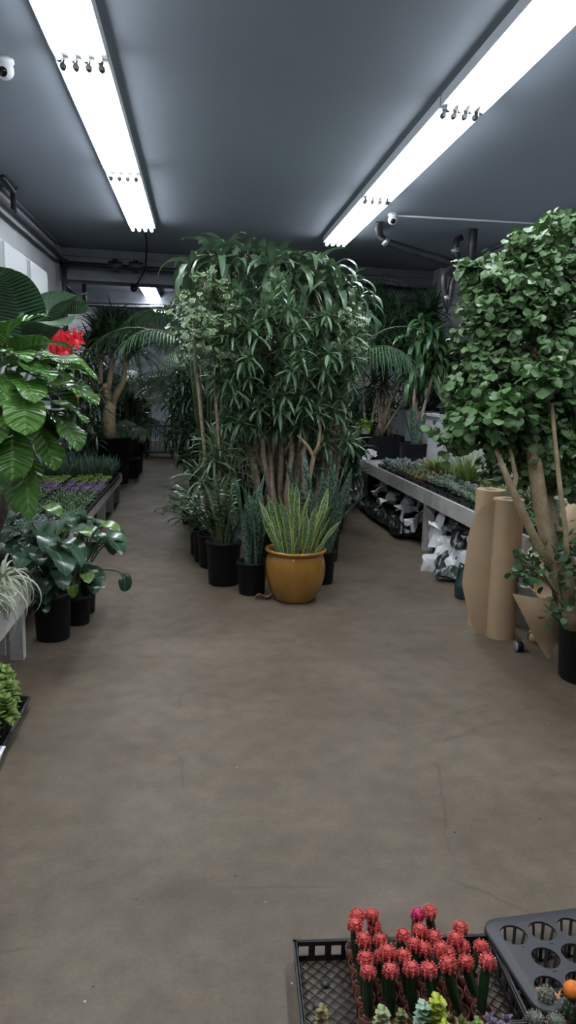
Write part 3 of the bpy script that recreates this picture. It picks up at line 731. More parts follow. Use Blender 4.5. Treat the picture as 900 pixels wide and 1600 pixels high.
# pile beyond the bench
for lv_ in range(7):
    for y_ in (10.62, 11.3):
        wh = lv_ in (1, 3, 6) and y_ < 11
        sack('white' if wh else 'black', (2.50+random.uniform(-.06, .06)-.05*wh, y_, .07+lv_*.115), (random.uniform(-.08, .08), random.uniform(-.08, .08), random.uniform(-.1, .1)), (1.1, 1.2, 1), 'white sack in the tall pile beyond the right bench' if wh else 'black soil sack in the tall pile beyond the right bench', 'white sacks piled beyond the right bench' if wh else 'black sacks piled beyond the right bench')
for i, (px, py, lb) in enumerate(((570, 712, 'top of the pile'), (553, 740, 'upper middle of the pile'), (550, 757, 'lower middle of the pile'), (552, 775, 'lower part of the pile'), (560, 787, 'foot of the pile'))):
    p = Py(px, py, 10.25)
    crumple('empty_sack', 'white sack end sticking out at the %s beyond the right bench' % lb, (p.x, p.y, max(.06, p.z)), (.34, .3), 40+i, M['white_bag'], (.3, -.5, random.uniform(-.5, .5)))
# long rolled black sacks on the floor in front of the far bay
for i, (y_, L_) in enumerate(((9.6, .5), (9.1, .5), (8.55, .6), (7.95, .7))):
    m = sack_mesh(L_*1.1, .26, .16, 60+i)
    o = single('soil_sack', m, M['black_bag'], 'dark slumped sack lying on the floor along the front of the far bench bay', 'sack', (2.24, y_, .085), PI/2+random.uniform(-.1, .1), 'slumped sacks on the floor before the far bay')

# ---------------------------------------------------------------- kraft paper rolls
rb = Pz(787, 1001)
def paper_roll(loc, r, h, label, rot=(0, 0, 0), sheet=None, name='paper_roll'):
    t = thing(name, label, 'paper roll', loc); t.rotation_euler = rot
    m = MB().lathe([(r*.45, 0), (r, 0), (r, h), (r*.96, h+.0), (r*.5, h-.004), (r*.45, h-.01), (r*.45, 0)], 48, smooth=False)
    for i in range(len(m.F)): m.F[i] = (m.F[i][0], m.F[i][1], True)
    m2 = MB(); n = 48
    m2.lathe([(r, 0), (r, h)], n); m2.lathe([(r, h), (r*.46, h)], n, smooth=False); m2.lathe([(r*.46, h), (r*.46, .01)], n); m2.lathe([(r*.46, .0), (r, 0)], n, smooth=False)
    part('roll', m2, M['kraft'], t); 
    cr = MB(); cr.lathe([(r*.46, h-.002), (r*.40, h-.002), (r*.40, .0), (r*.46, .0)], 32)
    part('core', cr, M['card'], t)
    if sheet:
        ms = MB(); ms.grid(sheet, 40, 24); part('loose_sheet', ms, M['kraft'], t, 'loose paper sheet unrolling')
    return t
r1 = .098
h1 = Py(787, 783, rb.y).z
def seam(u, v):      # outer turn of the roll pulled away to the left: top edge falls in an arc, foot ends in a point
    q_ = max(0, (u-.28)/.72); tp = h1-.004-.005*u-.30*(1-math.sqrt(max(0, 1-q_*q_))); bt = .015+.33*max(0, (u-.62)/.38)**1.2+.01*(1-u)
    z = bt+(tp-bt)*v
    if u < .3:
        a = R(285)-R(90)*(u/.3); return ((r1+.002+.01*u)*math.cos(a), (r1+.002+.01*u)*math.sin(a), z)
    k = (u-.3)/.7; a = R(195)
    return ((r1+.006)*math.cos(a)-.145*k-.012*math.sin(z*7)*k, (r1+.006)*math.sin(a)+.02*k+.075*k*k, z)
paper_roll((rb.x+.01, rb.y+.10, 0), r1, h1, 'front upright kraft paper roll with a loose sheet curling off its left side', sheet=seam)
h2 = .95
c2 = Vector((rb.x-.10, rb.y+.34, 0))
c2.x = Py(766, 780, c2.y).x
paper_roll(c2, r1, h2, 'brown kraft paper roll standing behind the front one')
# third roll leaning back on the bench behind the aralia, with a torn sheet hanging out of its mouth
A = Py(838, 905, 4.15); B = Py(935, 770, 4.75)
ax = (B-A); Lr = 1.0; axn = ax.normalized()
t = thing('paper_roll', 'leaning kraft paper roll behind the aralia trunk with a torn sheet hanging down', 'paper roll', A)
u_ = axn.cross(Vector((0, 0, 1))).normalized(); v_ = u_.cross(axn).normalized()
def cone(u, v):
    a = u*2*PI; rr = .145-.04*v; k = -.10*math.cos(a)*(1-v)
    return tuple(axn*(v*Lr+k)+(u_*math.cos(a)+v_*math.sin(a))*rr)
part('roll', MB().grid(cone, 40, 6), M['kraft'], t)
def cone_in(u, v):
    a = -u*2*PI; rr = .14-.04*v; k = -.10*math.cos(a)*(1-v)
    return tuple(axn*(v*Lr+k)+(u_*math.cos(a)+v_*math.sin(a))*rr)
part('inner_turn', MB().grid(cone_in, 40, 6), M['kraft'], t)
pts = [(800, 927, 4.06), (872, 934, 4.10), (880, 968, 4.02), (860, 1033, 3.97), (818, 975, 4.02)]
P3 = [Py(*p)-A for p in pts]
def flap(u, v):
    # top edge P0->P1, narrowing to the tip P3, edges passing P4 (left) and P2 (right)
    def qd(a, b, c, s): return a*(1-s)*(1-s)+b*2*s*(1-s)+c*s*s
    Lft = qd(P3[0], P3[4]*1.0, P3[3], v); Rgt = qd(P3[1], P3[2]+Vector((.02, 0, .0)), P3[3]+Vector((.012, 0, .005)), v)
    p = Lft.lerp(Rgt, u); p.y -= .05*math.sin(PI*u)*(1-v)+.03*math.sin(v*5); return tuple(p)
part('hanging_sheet', MB().grid(flap, 20, 24), M['kraft'], t, 'torn kraft sheet ending in a point')
p = Pz(842, 1008); 
t = thing('paper_core', 'short brown paper tube end lying on the floor under the hanging sheet', 'paper tube', (p.x, p.y+.06, .045))
part('tube', MB().tube([(-.03, -.05, 0), (.10, .16, 0)], .045, 20, caps=False).tube([(-.03, -.05, 0), (.10, .16, 0)], .036, 20), M['kraft'], t)
p = Pz(813, 1020)
t = thing('caster_wheel', 'small black caster with a shiny rim on the floor right of the paper rolls', 'caster', (p.x, p.y+.03, .032))
part('wheel', MB().tube([(-.02, 0, 0), (.025, 0, 0)], .032, 24), M['black_plastic'], t)
part('rim', MB().tube([(-.022, 0, 0), (-.019, 0, 0)], .033, 24).tube([(.024, 0, 0), (.027, 0, 0)], .033, 24), M['joint'], t)
# green plastic watering jug half hidden behind the rolls
p = Pz(724, 938)
t = thing('watering_jug', 'dark green plastic jug on the floor behind the paper rolls', 'jug', (p.x+.06, p.y+.08, 0))
part('body', MB().lathe([(0, 0), (.085, 0), (.10, .012), (.105, .10), (.102, .105), (.098, .11), (.09, .19), (.06, .235), (.03, .25), (.028, .27), (0, .27)], 28), M['jug'], t)
part('handle', MB().tube([(-.03, -.01, .25), (-.075, -.01, .28), (-.085, -.01, .22), (-.085, -.01, .17)], .011, 10), M['jug'], t)

# ================================================================ the planting in the middle
def whorl_plant(name, label, loc, r, h, stems, heads, leafm, barkm, potm, n=18, L=.3, W=.03, prof='strap', el=(80, -35), droop=.9, srad=.018, cat='potted plant', group=None, segs=5, extra_pot=True, fold=.25, rz=0):
    """potted plant with bare stems ending in whorls of leaves; heads = world offsets (x, y, z)"""
    t = thing(name, label, cat, loc, 0, group)
    if extra_pot:
        part('pot', pot_mb(r, h), potm, t); part('soil', soil_mb(r, h), M['soil'], t)
    lv = Leaves(prof, segs, fold)
    for i, hd in enumerate(heads):
        lv.whorl(hd, n, L, W, el[0], el[1], droop)
    for st in stems:
        part('stem', MB().tube(st, [srad*(1.25-.5*i/(len(st)-1)) for i in range(len(st))], 8), barkm, t)
    part('leaves', lv, leafm, t)
    return t

# ---- ochre pot with yellow-edged snake plant
gp = Pz(460, 948); gp.y += .20; gp.x = Py(461, 900, gp.y).x
t = thing('glazed_pot', 'large glossy ochre ceramic pot at the front of the central planting', 'pot', (gp.x, gp.y, 0))
prof = [(0, 0), (.135, 0), (.15, .008), (.165, .03), (.195, .09), (.218, .16), (.228, .22), (.229, .27), (.222, .32), (.208, .355), (.203, .366), (.21, .374), (.228, .380), (.234, .390), (.232, .400), (.222, .404), (.205, .402), (.196, .392), (.192, .36), (.19, .33), (0, .33)]
part('body', MB().lathe(prof, 64), M['gold'], t)
part('soil', MB().disc(.192, .345, 32, bump=.012), M['soil'], t)
def snake(name, label, loc, z0, r, n, hmax, W, leafm, pot=None, hmin=.5, lean=16, group=None):
    t = thing(name, label, 'snake plant', loc, 0, group)
    if pot:
        part('pot', pot_mb(pot[0], pot[1]), M['black_plastic'], t); part('soil', soil_mb(pot[0], pot[1]), M['soil'], t)
    lv = Leaves('sword', 9, .38, wave=.10)
    for i in range(n):
        a = random.uniform(0, 6.28); q_ = r*math.sqrt(random.random())
        k = q_/r
        lv.one((q_*math.cos(a), q_*math.sin(a), z0-.01), a+random.uniform(-.8, .8), R(90-lean*k*random.uniform(.3, 1.1)), hmax*random.uniform(hmin, 1)*(1-.15*k), W*random.uniform(.8, 1.1), random.uniform(-.06, .22), random.uniform(-1.4, 1.4))
    part('leaves', lv, leafm, t)
    return t
snake('snake_plant', 'yellow-edged snake plant growing in the ochre pot', (gp.x, gp.y, 0),   .345, .15, 38, .64, .050, G['snake_gold'], None, .42, 28)
p = Pz(395, 933); p.y += .12
snake('snake_plant', 'tall dark banded snake plant in the small black pot left of the ochre pot', (p.x+.0, p.y, 0), .22, .07, 20, .86, .055, G['snake'], (.125, .26), .6, 12)
p = Pz(350, 918); p.y += .13
PB = p
# zz-like plant in the next pot
def zz(name, label, loc, pot, n, h, leafm, L=.085, W=.034, lean=28, group=None, droop=.35):
    t = thing(name, label, 'potted plant', loc, 0, group)
    part('pot', pot_mb(*pot), M['black_plastic'], t); part('soil', soil_mb(*pot), M['soil'], t)
    lv = Leaves('lance', 3, .2); 
    for i in range(n):
        a = random.uniform(0, 6.28); le = R(90-lean*random.uniform(.05, 1)); hh = h*random.uniform(.6, 1)
        q_ = pot[0]*.5*random.random(); pts = []; c = Vector((q_*math.cos(a), q_*math.sin(a), pot[1]-.04)); e = le
        for k in range(13):
            pts.append(c.copy()); c = c+Vector((math.cos(e)*math.cos(a), math.cos(e)*math.sin(a), math.sin(e)))*hh/12; e -= droop/12
            if k > 2:
                for sg in (-1, 1): lv.one(c, a+sg*1.2+random.uniform(-.2, .2), e*.35+random.uniform(-.2, .3), L*(1-.04*k)*random.uniform(.85, 1.1), W, .4, sg*.3)
        part('stem', MB().tube(pts, [.009*(1-.05*k) for k in range(13)], 6), M['stem'], t)
    part('leaves', lv, leafm, t)
    return t
zz('zz_plant', 'dark glossy leafy plant in the black pot second left of the ochre pot', (PB.x, PB.y, 0), (.15, .36), 16, .62, G['zz'], .11, .036)
snake('snake_plant', 'short green snake plant leaves showing over the rim of the left black pot', (PB.x+.03, PB.y-.05, 0), .33, .08, 7, .32, .05, G['snake'], None, .6, 22)
p = Pz(322, 882); p.y += .14
zz('leafy_plant', 'dark spreading plant in the black pot farthest left of the central group', (p.x, p.y, 0), (.13, .30), 14, .6, G['dark'], .13, .05, 45, droop=.9)
zz('leafy_plant', 'bright green fern-like plant low on the left side of the central group', (Pz(318, 835).x-.02, 7.0, 0), (.13, .28), 26, .5, G['poly_lime'], .08, .022, 70, droop=1.2)
zz('leafy_plant', 'small green leafy plant farther back on the left edge of the central group', (Pz(312, 800).x, 7.9, 0), (.13, .28), 22, .5, G['dark'], .11, .04, 65, droop=1.0)
# small red-leaved plant hidden low at the left
tuft_plant('red_leaf_plant', 'small red-leaved plant low on the left behind the fern-like plant', (Pz(300, 790).x, 8.6, 0), .12, .22, 30, .32, .05, leafmat('dark_red_leaf', (.10, .03, .025), (.16, .06, .04)), M['black_plastic'], prof='lance', el=(30, 85))
# right of the ochre pot
p = Pz(505, 918); p.y += .12
snake('snake_plant', 'tall banded snake plant in the black pot behind the right side of the ochre pot', (p.x, p.y+.05, 0), .25, .08, 22, 1.0, .06, G['snake'], (.13, .28), .55, 22)
p = Pz(515, 860)
snake('snake_plant', 'leaning dark snake plant farther right behind the ochre pot', (p.x-.03, 7.1, 0), .25, .08, 14, .95, .07, G['snake'], (.13, .28), .5, 38)

# ---- spiky light plant (yucca-like) mid left
hd = [(0, 0, .98), (-.12, .1, .80), (.16, .05, .86), (.02, .15, 1.08)]
whorl_plant('dracaena', 'spiky light green dracaena low on the left of the central trees', (Py(334, 700, 6.5).x, 6.5, 0), .15, .30,
    [curved((0, 0, .28), h, .04) for h in hd], hd, G['yucca'], M['bark'], M['black_plastic'], n=34, L=.42, W=.026, el=(85, -30), droop=1.0)

# ---- big song-of-india tree: many stems, whorls of grey-green leaves
base = (Py(450, 700, 6.75).x, 6.75, 0)
t = thing('dracaena_tree', 'huge many-stemmed dracaena with grey-green whorled leaves filling the centre', 'tree', base)
part('pot', pot_mb(.30, .34), M['black_plastic'], t); part('soil', soil_mb(.30, .34), M['soil'], t)
lv = Leaves('lance', 4, .25)
ctr = (Py(445, 545, 6.6).x-base[0], -.1, Py(445, 545, 6.6).z)
heads = leaf_cloud(ctr, (.70, .62, .62), 215, .5)
heads += leaf_cloud((ctr[0]+.03, -.2, ctr[2]-.42), (.58, .38, .30), 50, .4)
heads += leaf_cloud((ctr[0]+.42, -.05, ctr[2]-.75), (.28, .3, .36), 26, .4)
heads += leaf_cloud((ctr[0]-.35, -.10, ctr[2]-.72), (.22, .25, .25), 16, .4)
for p_, v in heads:
    lv.whorl(p_, 18, .205, .040, 72, -50, .6)
part('leaves', lv, G['reflexa'], t)
hs = [h for h, _ in heads]; random.shuffle(hs)
for i in range(11):
    a = random.uniform(0, 6.28); jx = (i-5)*.075; b0 = Vector((jx*.7+random.uniform(-.02, .02), random.uniform(-.2, .1), .31))
    mid = Vector((jx*1.15, random.uniform(-.25, .1), random.uniform(1.3, 1.6)))
    path = [b0, b0.lerp(mid, .33)+Vector((random.uniform(-.04, .04), random.uniform(-.04, .04), 0)), b0.lerp(mid, .66)+Vector((random.uniform(-.04, .04), random.uniform(-.04, .04), 0)), mid]
    st = part('trunk', MB().tube(path, [.034, .028, .024, .02], 10), M['bark'], t)
    for k in range(4):
        tgt = min(random.sample(hs, 25), key=lambda h: abs(h[0]-mid.x)+abs(h[1]-mid.y)*.6+random.random()*.3)
        if tgt[2] < mid.z: continue
        part('branch', MB().tube(curved(mid, tuple(tgt), .08), [.018, .016, .014, .012, .010, .009, .007], 7), M['bark'], st)
# forked pale bare branch low in front
st = part('branch', MB().tube([(.12, -.28, .32), (.14, -.42, .8), (.17, -.45, 1.02), (.12, -.45, 1.10), (.03, -.44, 1.20)], [.022, .02, .018, .014, .01], 8), M['bark_tan'], t, 'pale bare forked branch')
part('branch', MB().tube([(.17, -.45, 1.02), (.21, -.45, 1.12), (.22, -.46, 1.25), (.20, -.46, 1.36)], [.018, .015, .012, .01], 8), M['bark_tan'], st)

# ---- thick old trunk plant behind: corn plant with broad drooping leaves on top
base = (Py(430, 700, 7.3).x, 7.35, 0)
hd = []
for px, py, yy in ((300, 415, 7.0), (330, 395, 6.9), (355, 392, 7.2), (385, 395, 7.0), (410, 400, 7.3), (440, 405, 6.9), (470, 410, 7.1), (495, 415, 6.9), (520, 425, 7.0), (545, 445, 7.0), (318, 430, 7.2), (560, 470, 7.2), (365, 425, 6.7), (455, 425, 6.75), (500, 440, 6.8), (345, 405, 6.7), (425, 415, 6.6), (528, 455, 6.8)):
    p = Py(px, py, yy); hd.append((p.x-base[0], p.y-base[1], p.z))
t = thing('corn_plant', 'very tall corn plant whose broad drooping leaves crown the central group', 'tree', base)
part('pot', pot_mb(.26, .34), M['black_plastic'], t); part('soil', soil_mb(.26, .34), M['soil'], t)
lv = Leaves('lance', 7, .3, wave=.14)
for h in hd: lv.whorl(h, 16, .46, .105, 82, -30, 2.1, .3)
part('leaves', lv, G['corn'], t)
for i in range(5):
    a = i*1.3; r0 = (.1*math.cos(a), .1*math.sin(a), .3); tgt = hd[(i*4+1) % len(hd)]
    k_ = Vector(tgt)*.55; k_.x += .04*math.sin(i*3); k_.z = 1.5
    tr = part('trunk', MB().tube([r0, Vector(r0).lerp(k_, .5), k_], [.06, .052, .045], 10), M['bark'], t)
    for g in range(4):
        h = hd[(i*4+g) % len(hd)]
        part('branch', MB().tube(curved(k_, h, .06), [.03, .028, .026, .024, .022, .02, .018], 8), M['bark'], tr)

# ---- cream-edged aralias on both flanks
def aralia_cloud(t, specs, leafm, r=.045, n=4, per=None, name='leaves', droopy=(-5, -70), mi=0):
    lv = Leaves('round', 4, .15, wave=.12)
    for ctr, rad, cnt, shell in specs:
        for p_, v in leaf_cloud(ctr, rad, cnt, shell):
            az = math.atan2(v[1], v[0])
            for k in range(n):
                a = az+random.uniform(-1.3, 1.3)
                q_ = p_+rng.normal(size=3)*r*.75
                s_ = r*2*random.uniform(.65, 1.1)
                lv.one(q_, a, R(random.uniform(*droopy)), s_, s_*1.02, random.uniform(-.2, .9), random.uniform(-.5, .5))
    return part(name, lv, leafm, t)
for px, py, yy, rad, cnt, lb in ((322, 500, 6.45, (.30, .3, .42), 130, 'cream-edged round-leaved aralia at the upper left of the central group'), (537, 540, 6.55, (.20, .22, .40), 80, 'cream-edged round-leaved aralia on the right flank of the central group')):
    p = Py(px, py, yy)
    t = thing('variegated_aralia', lb, 'tree', (p.x+(.12 if px < 400 else -.1), p.y+.15, 0))
    part('pot', pot_mb(.16, .3), M['black_plastic'], t); part('soil', soil_mb(.16, .3), M['soil'], t)
    dx = p.x-t.location.x
    for k in range(3):
        tr = part('stem', MB().tube(curved((.04*(k-1), .03, .27), (dx+.12*(k-1), -.1+.1*k, p.z+.1), .05), [.02, .019, .018, .016, .014, .012, .01], 8), M['bark'], t)
    aralia_cloud(t, [((dx, -.15, p.z), rad, cnt, .5)], G['varieg'], .027, 8)

# ---- palms: fronds with leaflets
def palm(name, label, loc, pot, nf, h, Lf, leafm, stemh=.9, lean=60, ll=.34, lw=.026, group=None, droop=1.5, az=None, nl=26):
    t = thing(name, label, 'palm', loc, 0, group)
    part('pot', pot_mb(*pot), M['black_plastic'], t); part('soil', soil_mb(*pot), M['soil'], t)
    lv = Leaves('lance', 4, .2)
    for i in range(nf):
        a = (i*2.4+random.uniform(-.3, .3)) if az is None else random.uniform(*az)
        e = R(88-lean*random.uniform(.1, .7)); c = Vector((.05*math.cos(a), .05*math.sin(a), pot[1]-.05)); pts = [c.copy()]
        c = c+Vector((math.cos(a)*.12, math.sin(a)*.12, 1))*(h-pot[1])*random.uniform(.75, 1.0); pts.append(c.copy())
        L_ = Lf*random.uniform(.75, 1.05)
        for k in range(nl):
            c = c+Vector((math.cos(e)*math.cos(a), math.cos(e)*math.sin(a), math.sin(e)))*L_/nl; e -= droop/nl*(1+.6*k/nl)
            if k % 3 == 0: pts.append(c.copy())
            f = k/nl; s_ = ll*math.sin(PI*(.12+.83*f))**.6
            for sg in (-1, 1): lv.one(c, a+sg*(1.15-.5*f), e*.4-.15+random.uniform(-.15, .1), s_*random.uniform(.85, 1.1), lw, .9, sg*.4)
        part('frond_stalk', MB().tube(pts, [.012]+[.009*(1-.07*j) for j in range(len(pts)-1)], 6), M['stem'], t)
    part('leaflets', lv, leafm, t)
    return t
palm('kentia_palm', 'feathery palm reaching out over the left aisle behind the central group', (Py(330, 600, 8.2).x, 8.4, 0), (.2, .35), 13, 2.25, 1.25, G['palm'])
palm('kentia_palm', 'feathery palm with fronds showing at the right shoulder of the central group', (Py(520, 600, 7.6).x, 7.9, 0), (.2, .35), 12, 2.05, 1.0, G['palm'])
palm('kentia_palm', 'palm deeper behind the central group above the left aisle', (Py(325, 600, 10.5).x, 10.5, 0), (.2, .35), 12, 1.6, 1.3, G['palm'])

# ---- dark leafy plants that fill the depth of the central planting
def bushy(name, label, loc, h, rad, n, leafm, L=.2, W=.05, pot=(.17, .3), prof='lance', group=None, low=.35, nst=4, droop=.9, per=9):
    t = thing(name, label, 'potted plant', loc, 0, group)
    part('pot', pot_mb(*pot), M['black_plastic'], t); part('soil', soil_mb(*pot), M['soil'], t)
    lv = Leaves(prof, 4, .25)
    cz = (h+low)/2
    pts = leaf_cloud((0, 0, cz), (rad, rad, (h-low)/2), n, .45)
    for p_, v in pts: lv.whorl(p_, per, L, W, 60, -50, droop)
    for k in range(nst):
        p_ = pts[k][0]
        part('stem', MB().tube(curved((.05*math.cos(k*2), .05*math.sin(k*2), pot[1]-.04), tuple(p_*np.array((.6, .6, 1))), .05), [.014, .013, .012, .011, .010, .009, .008], 6), M['bark_dark'], t)
    part('leaves', lv, leafm, t)
    return t
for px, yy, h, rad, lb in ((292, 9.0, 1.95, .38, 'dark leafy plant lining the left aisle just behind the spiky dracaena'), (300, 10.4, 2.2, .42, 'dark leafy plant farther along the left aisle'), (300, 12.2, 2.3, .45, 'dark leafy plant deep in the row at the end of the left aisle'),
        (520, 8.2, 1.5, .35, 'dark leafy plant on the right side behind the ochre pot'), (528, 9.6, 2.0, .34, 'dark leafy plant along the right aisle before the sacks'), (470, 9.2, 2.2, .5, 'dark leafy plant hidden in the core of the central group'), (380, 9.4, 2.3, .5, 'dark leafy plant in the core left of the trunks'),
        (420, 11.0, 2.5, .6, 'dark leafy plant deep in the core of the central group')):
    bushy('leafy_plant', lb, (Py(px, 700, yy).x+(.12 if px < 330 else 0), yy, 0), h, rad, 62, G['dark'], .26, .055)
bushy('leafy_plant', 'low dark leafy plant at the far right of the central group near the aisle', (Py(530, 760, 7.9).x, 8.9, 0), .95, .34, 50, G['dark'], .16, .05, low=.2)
# lighter lance-leaved plants showing on the right flank low
bushy('leafy_plant', 'grey-green leafy plant on the right flank above the leaning snake plant', (Py(515, 700, 7.2).x, 7.4, 0), 1.65, .28, 34, G['reflexa'], .18, .035, low=.9)

# ---- dry leaf on the floor by the ochre pot
p = Pz(412, 936)
def dl(u, v): return ((u-.5)*.13, (v-.5)*.06*math.sin(PI*(.08+.84*u)), .008+.022*abs(v-.5)*2+.012*math.sin(u*7))
single('dry_leaf', MB().grid(dl, 12, 8), M['dryleaf'], 'curled brown dry leaf on the floor at the foot of the ochre pot', 'leaf', (p.x, p.y, 0), .2)

# ================================================================ back right: planters, marginata, corn plant
p = Py(610, 690, 10.35)
zt_ = Py(600, 682, 9.95).z
sx = Py(582, 700, 9.9).x; ex = Py(643, 700, 9.9).x
t = thing('dracaena_marginata', 'tall spiky dark dracaena in a square black planter beyond the right bench', 'tree', ((sx+ex)/2, 10.58, 0))
w_ = (ex-sx)/2; zp = Py(610, 680, 10.5).z
def sqpot(w, d, z0, z1, mi=0):
    m = MB(); m.box((-w, -d, z0), (w, d, z0+.02))
    for a, b_ in (((-w, -d), (w, -d+.02)), ((-w, d-.02), (w, d)), ((-w, -d), (-w+.02, d)), ((w-.02, -d), (w, d))): m.box((a[0], a[1], z0), (b_[0], b_[1], z1))
    return m
part('planter', sqpot(w_, .30, 0, zp), M['black_plastic'], t)
part('soil', MB().box((-w_+.02, -.28, zp-.08), (w_-.02, .28, zp-.04)), M['soil'], t)
lv = Leaves('strap', 5, .2)
hd = []
for k in range(40):
    px = random.uniform(574, 680); py = random.uniform(480, 600) if k > 8 else random.uniform(470, 520)
    q_ = Py(px, py, 10.5+random.uniform(-.25, .25)); hd.append((q_.x-t.location.x, q_.y-t.location.y, q_.z))
for h in hd: lv.whorl(h, 46, .52, .026, 88, -25, .6, .3)
part('leaves', lv, G['dark'], t)
for i in range(13):
    b0 = (random.uniform(-w_*.7, w_*.7), random.uniform(-.15, .15), zp-.06)
    part('stem', MB().tube(curved(b0, hd[i*2], .09), [.020, .019, .018, .017, .016, .015, .013], 7), M['bark'], t)
# round planter with corn plant
q_ = Py(650, 700, 9.75)
t = thing('corn_plant', 'corn plant with glossy broad leaves in a round black pot beside the square planter', 'tree', (q_.x, 9.75, zb2))
zr = Py(650, 692, 9.7).z-zb2
part('pot', pot_mb(.235, zr, .9), M['black_plastic'], t); part('soil', soil_mb(.235, zr), M['soil'], t)
lv = Leaves('lance', 6, .3, wave=.1)
hd = []
for px, py in ((662, 500), (650, 530), (672, 540), (685, 560), (655, 570), (640, 585), (676, 520), (668, 580)):
    s_ = Py(px, py, 9.75+random.uniform(-.15, .15)); hd.append((s_.x-q_.x, s_.y-9.75, s_.z-zb2))
for h in hd: lv.whorl(h, 18, .46, .11, 75, -40, 1.8)
part('leaves', lv, G['zz'], t)
for i, k in enumerate((0, 3, 5)):
    part('stem', MB().tube(curved((.05*(i-1), 0, zr-.05), hd[k], .05), [.024, .023, .022, .021, .02, .019, .018], 8), M['bark'], t)
snake('snake_plant', 'narrow upright snake plant in the round black pot with the corn plant', (q_.x-.07, 9.62, zb2), zr-.03, .05, 5, .72, .075, G['snake'], None, .5, 25)
# lime plant in white pot
q_ = Py(580, 668, 10.1)
tuft_plant('lime_plant', 'small lime green leafy plant in a white pot left of the square planter', (q_.x, 10.42, Py(580, 676, 10.4).z-.02), .08, .13, 70, .17, .05, G['lime'], M['white_pot'], prof='heart', el=(0, 85), droop=1.3)
single('plant_stand', MB().lathe([(0, 0), (.12, 0), (.10, .03), (.05, .1), (.05, Py(580, 676, 10.4).z-.1), (.10, Py(580, 676, 10.4).z-.03), (.11, Py(580, 676, 10.4).z-.021), (0, Py(580, 676, 10.4).z-.021)], 24), M['black_plastic'], 'black round stand under the white pot of the lime plant', 'stand', (q_.x, 10.42, 0))
# ledge plants
q_ = Py(702, 642, 8.9); lx = 3.16; yL = 9.36
tuft_plant('ledge_snake_plant', 'pale narrow-leaved snake plant in a small black pot on the right ledge', (lx, yL, 1.301), .085, .15, 26, .42, .026, leafmat('pale_narrow_leaf', (.20, .26, .15), (.30, .36, .22), rough=.5), M['black_plastic'], prof='sword', el=(60, 88), droop=.15)
q_ = leafmat('grey_needle', (.10, .15, .11), (.19, .25, .19), rough=.6)
tuft_plant('grey_bush', 'grey-green needle-leaved bush on the right ledge beside the pale snake plant', (3.48, 9.15, 1.301), .10, .16, 420, .50, .012, q_, M['black_plastic'], el=(35, 88), droop=.3)
bushy('leafy_plant', 'dark leafy plant on the right ledge behind the pale snake plant', (3.5, 10.5, 1.301), 1.0, .42, 50, G['dark'], .26, .06, pot=(.14, .22), low=.2)
for i, (px, yy, h, rad) in enumerate(((600, 12.6, 1.9, .5), (560, 11.6, 1.7, .45), (655, 11.2, 2.0, .4), (500, 12.8, 2.2, .6))):
    bushy('leafy_plant', ('dark leafy plant behind the square planter', 'dark leafy plant at the far end of the right aisle', 'dark leafy plant behind the glossy corn plant', 'dark leafy plant at the back between the central group and the sacks')[i], (Py(px, 700, yy).x, yy, 0), h, rad, 60, G['dark'], .30, .06, low=.2)

# ================================================================ back left: dracaena in tub, palms, cart
q_ = Py(171, 690, 12.2)
zt_ = Py(171, 683, 12.0).z
t = thing('dracaena_tree', 'thick pale-trunked branching dracaena in a black tub at the end of the left bench', 'tree', (q_.x, 12.2, 0))
part('tub', pot_mb(.34, zt_, .85), M['black_plastic'], t); part('soil', soil_mb(.34, zt_), M['soil'], t)
def T(px, py, yy=12.2): v = Py(px, py, yy); return (v.x-q_.x, yy-12.2, v.z)
tr = part('trunk', MB().tube([T(171, 684), T(171, 665), T(170, 645), T(170, 628)], [.115, .10, .105, .12], 16), M['bark_tan'], t)
for pts, r0 in (([T(163, 632), T(155, 615), T(148, 606)], .06), ([T(168, 632), T(166, 612), T(163, 598)], .065), ([T(155, 617), T(157, 590), T(158, 565), T(157, 540)], .045), ([T(167, 620), T(172, 590), T(175, 560), T(176, 540)], .05), ([T(176, 632), T(184, 612), T(192, 598), T(196, 570), T(198, 545)], .06), ([T(148, 608), T(140, 590), T(138, 560)], .03)):
    part('branch', MB().tube(pts, [r0*(1-.12*i) for i in range(len(pts))], 10), M['bark_tan'], t)
lv = Leaves('strap', 6, .2)
for px, py in ((157, 530), (175, 525), (198, 535), (165, 510), (188, 515), (150, 520), (205, 520), (178, 505), (140, 545), (212, 545)):
    lv.whorl(T(px, py, 12.2+random.uniform(-.3, .3)), 60, .70, .036, 88, -12, 1.1, .3)
part('leaves', lv, G['palm'], t)
LK = [(208, 13.8, 1.6, 1.1), (222, 17.6, 1.7, 1.1), (201, 12.9, .8, .8), (188, 15.5, 1.6, 1.2)]
lb = ['feathery palm right behind the pale-trunked dracaena', 'feathery palm above the rolling cart', 'low feathery palm beside the black tub', 'feathery palm far back at the left wall']
for (px, yy, h, Lf), l_ in zip(LK, lb): palm('areca_palm', l_, (Py(px, 700, yy).x, yy, 0), (.2, .35), 13, h, Lf, G['palm'], nl=20, ll=.3)
for i, (px, yy, h) in enumerate(((112, 10.9, 2.15), (100, 13.4, 2.6), (150, 14.2, 2.4), (190, 14.3, 1.8), (215, 17.5, 1.7))):
    bushy('leafy_plant', ('dark bushy plant on the left behind the red amaryllis', 'tall dark bushy plant beyond the low left wall', 'dark bushy plant behind the tub dracaena', 'dark bushy plant between the tub and the cart', 'dark bushy plant farthest back on the left')[i], (max(-2.6 if yy > 11 else -1.75, Py(px, 700, yy).x), yy, 0), h, .42, 60, G['dark'], .3, .06, low=.3)
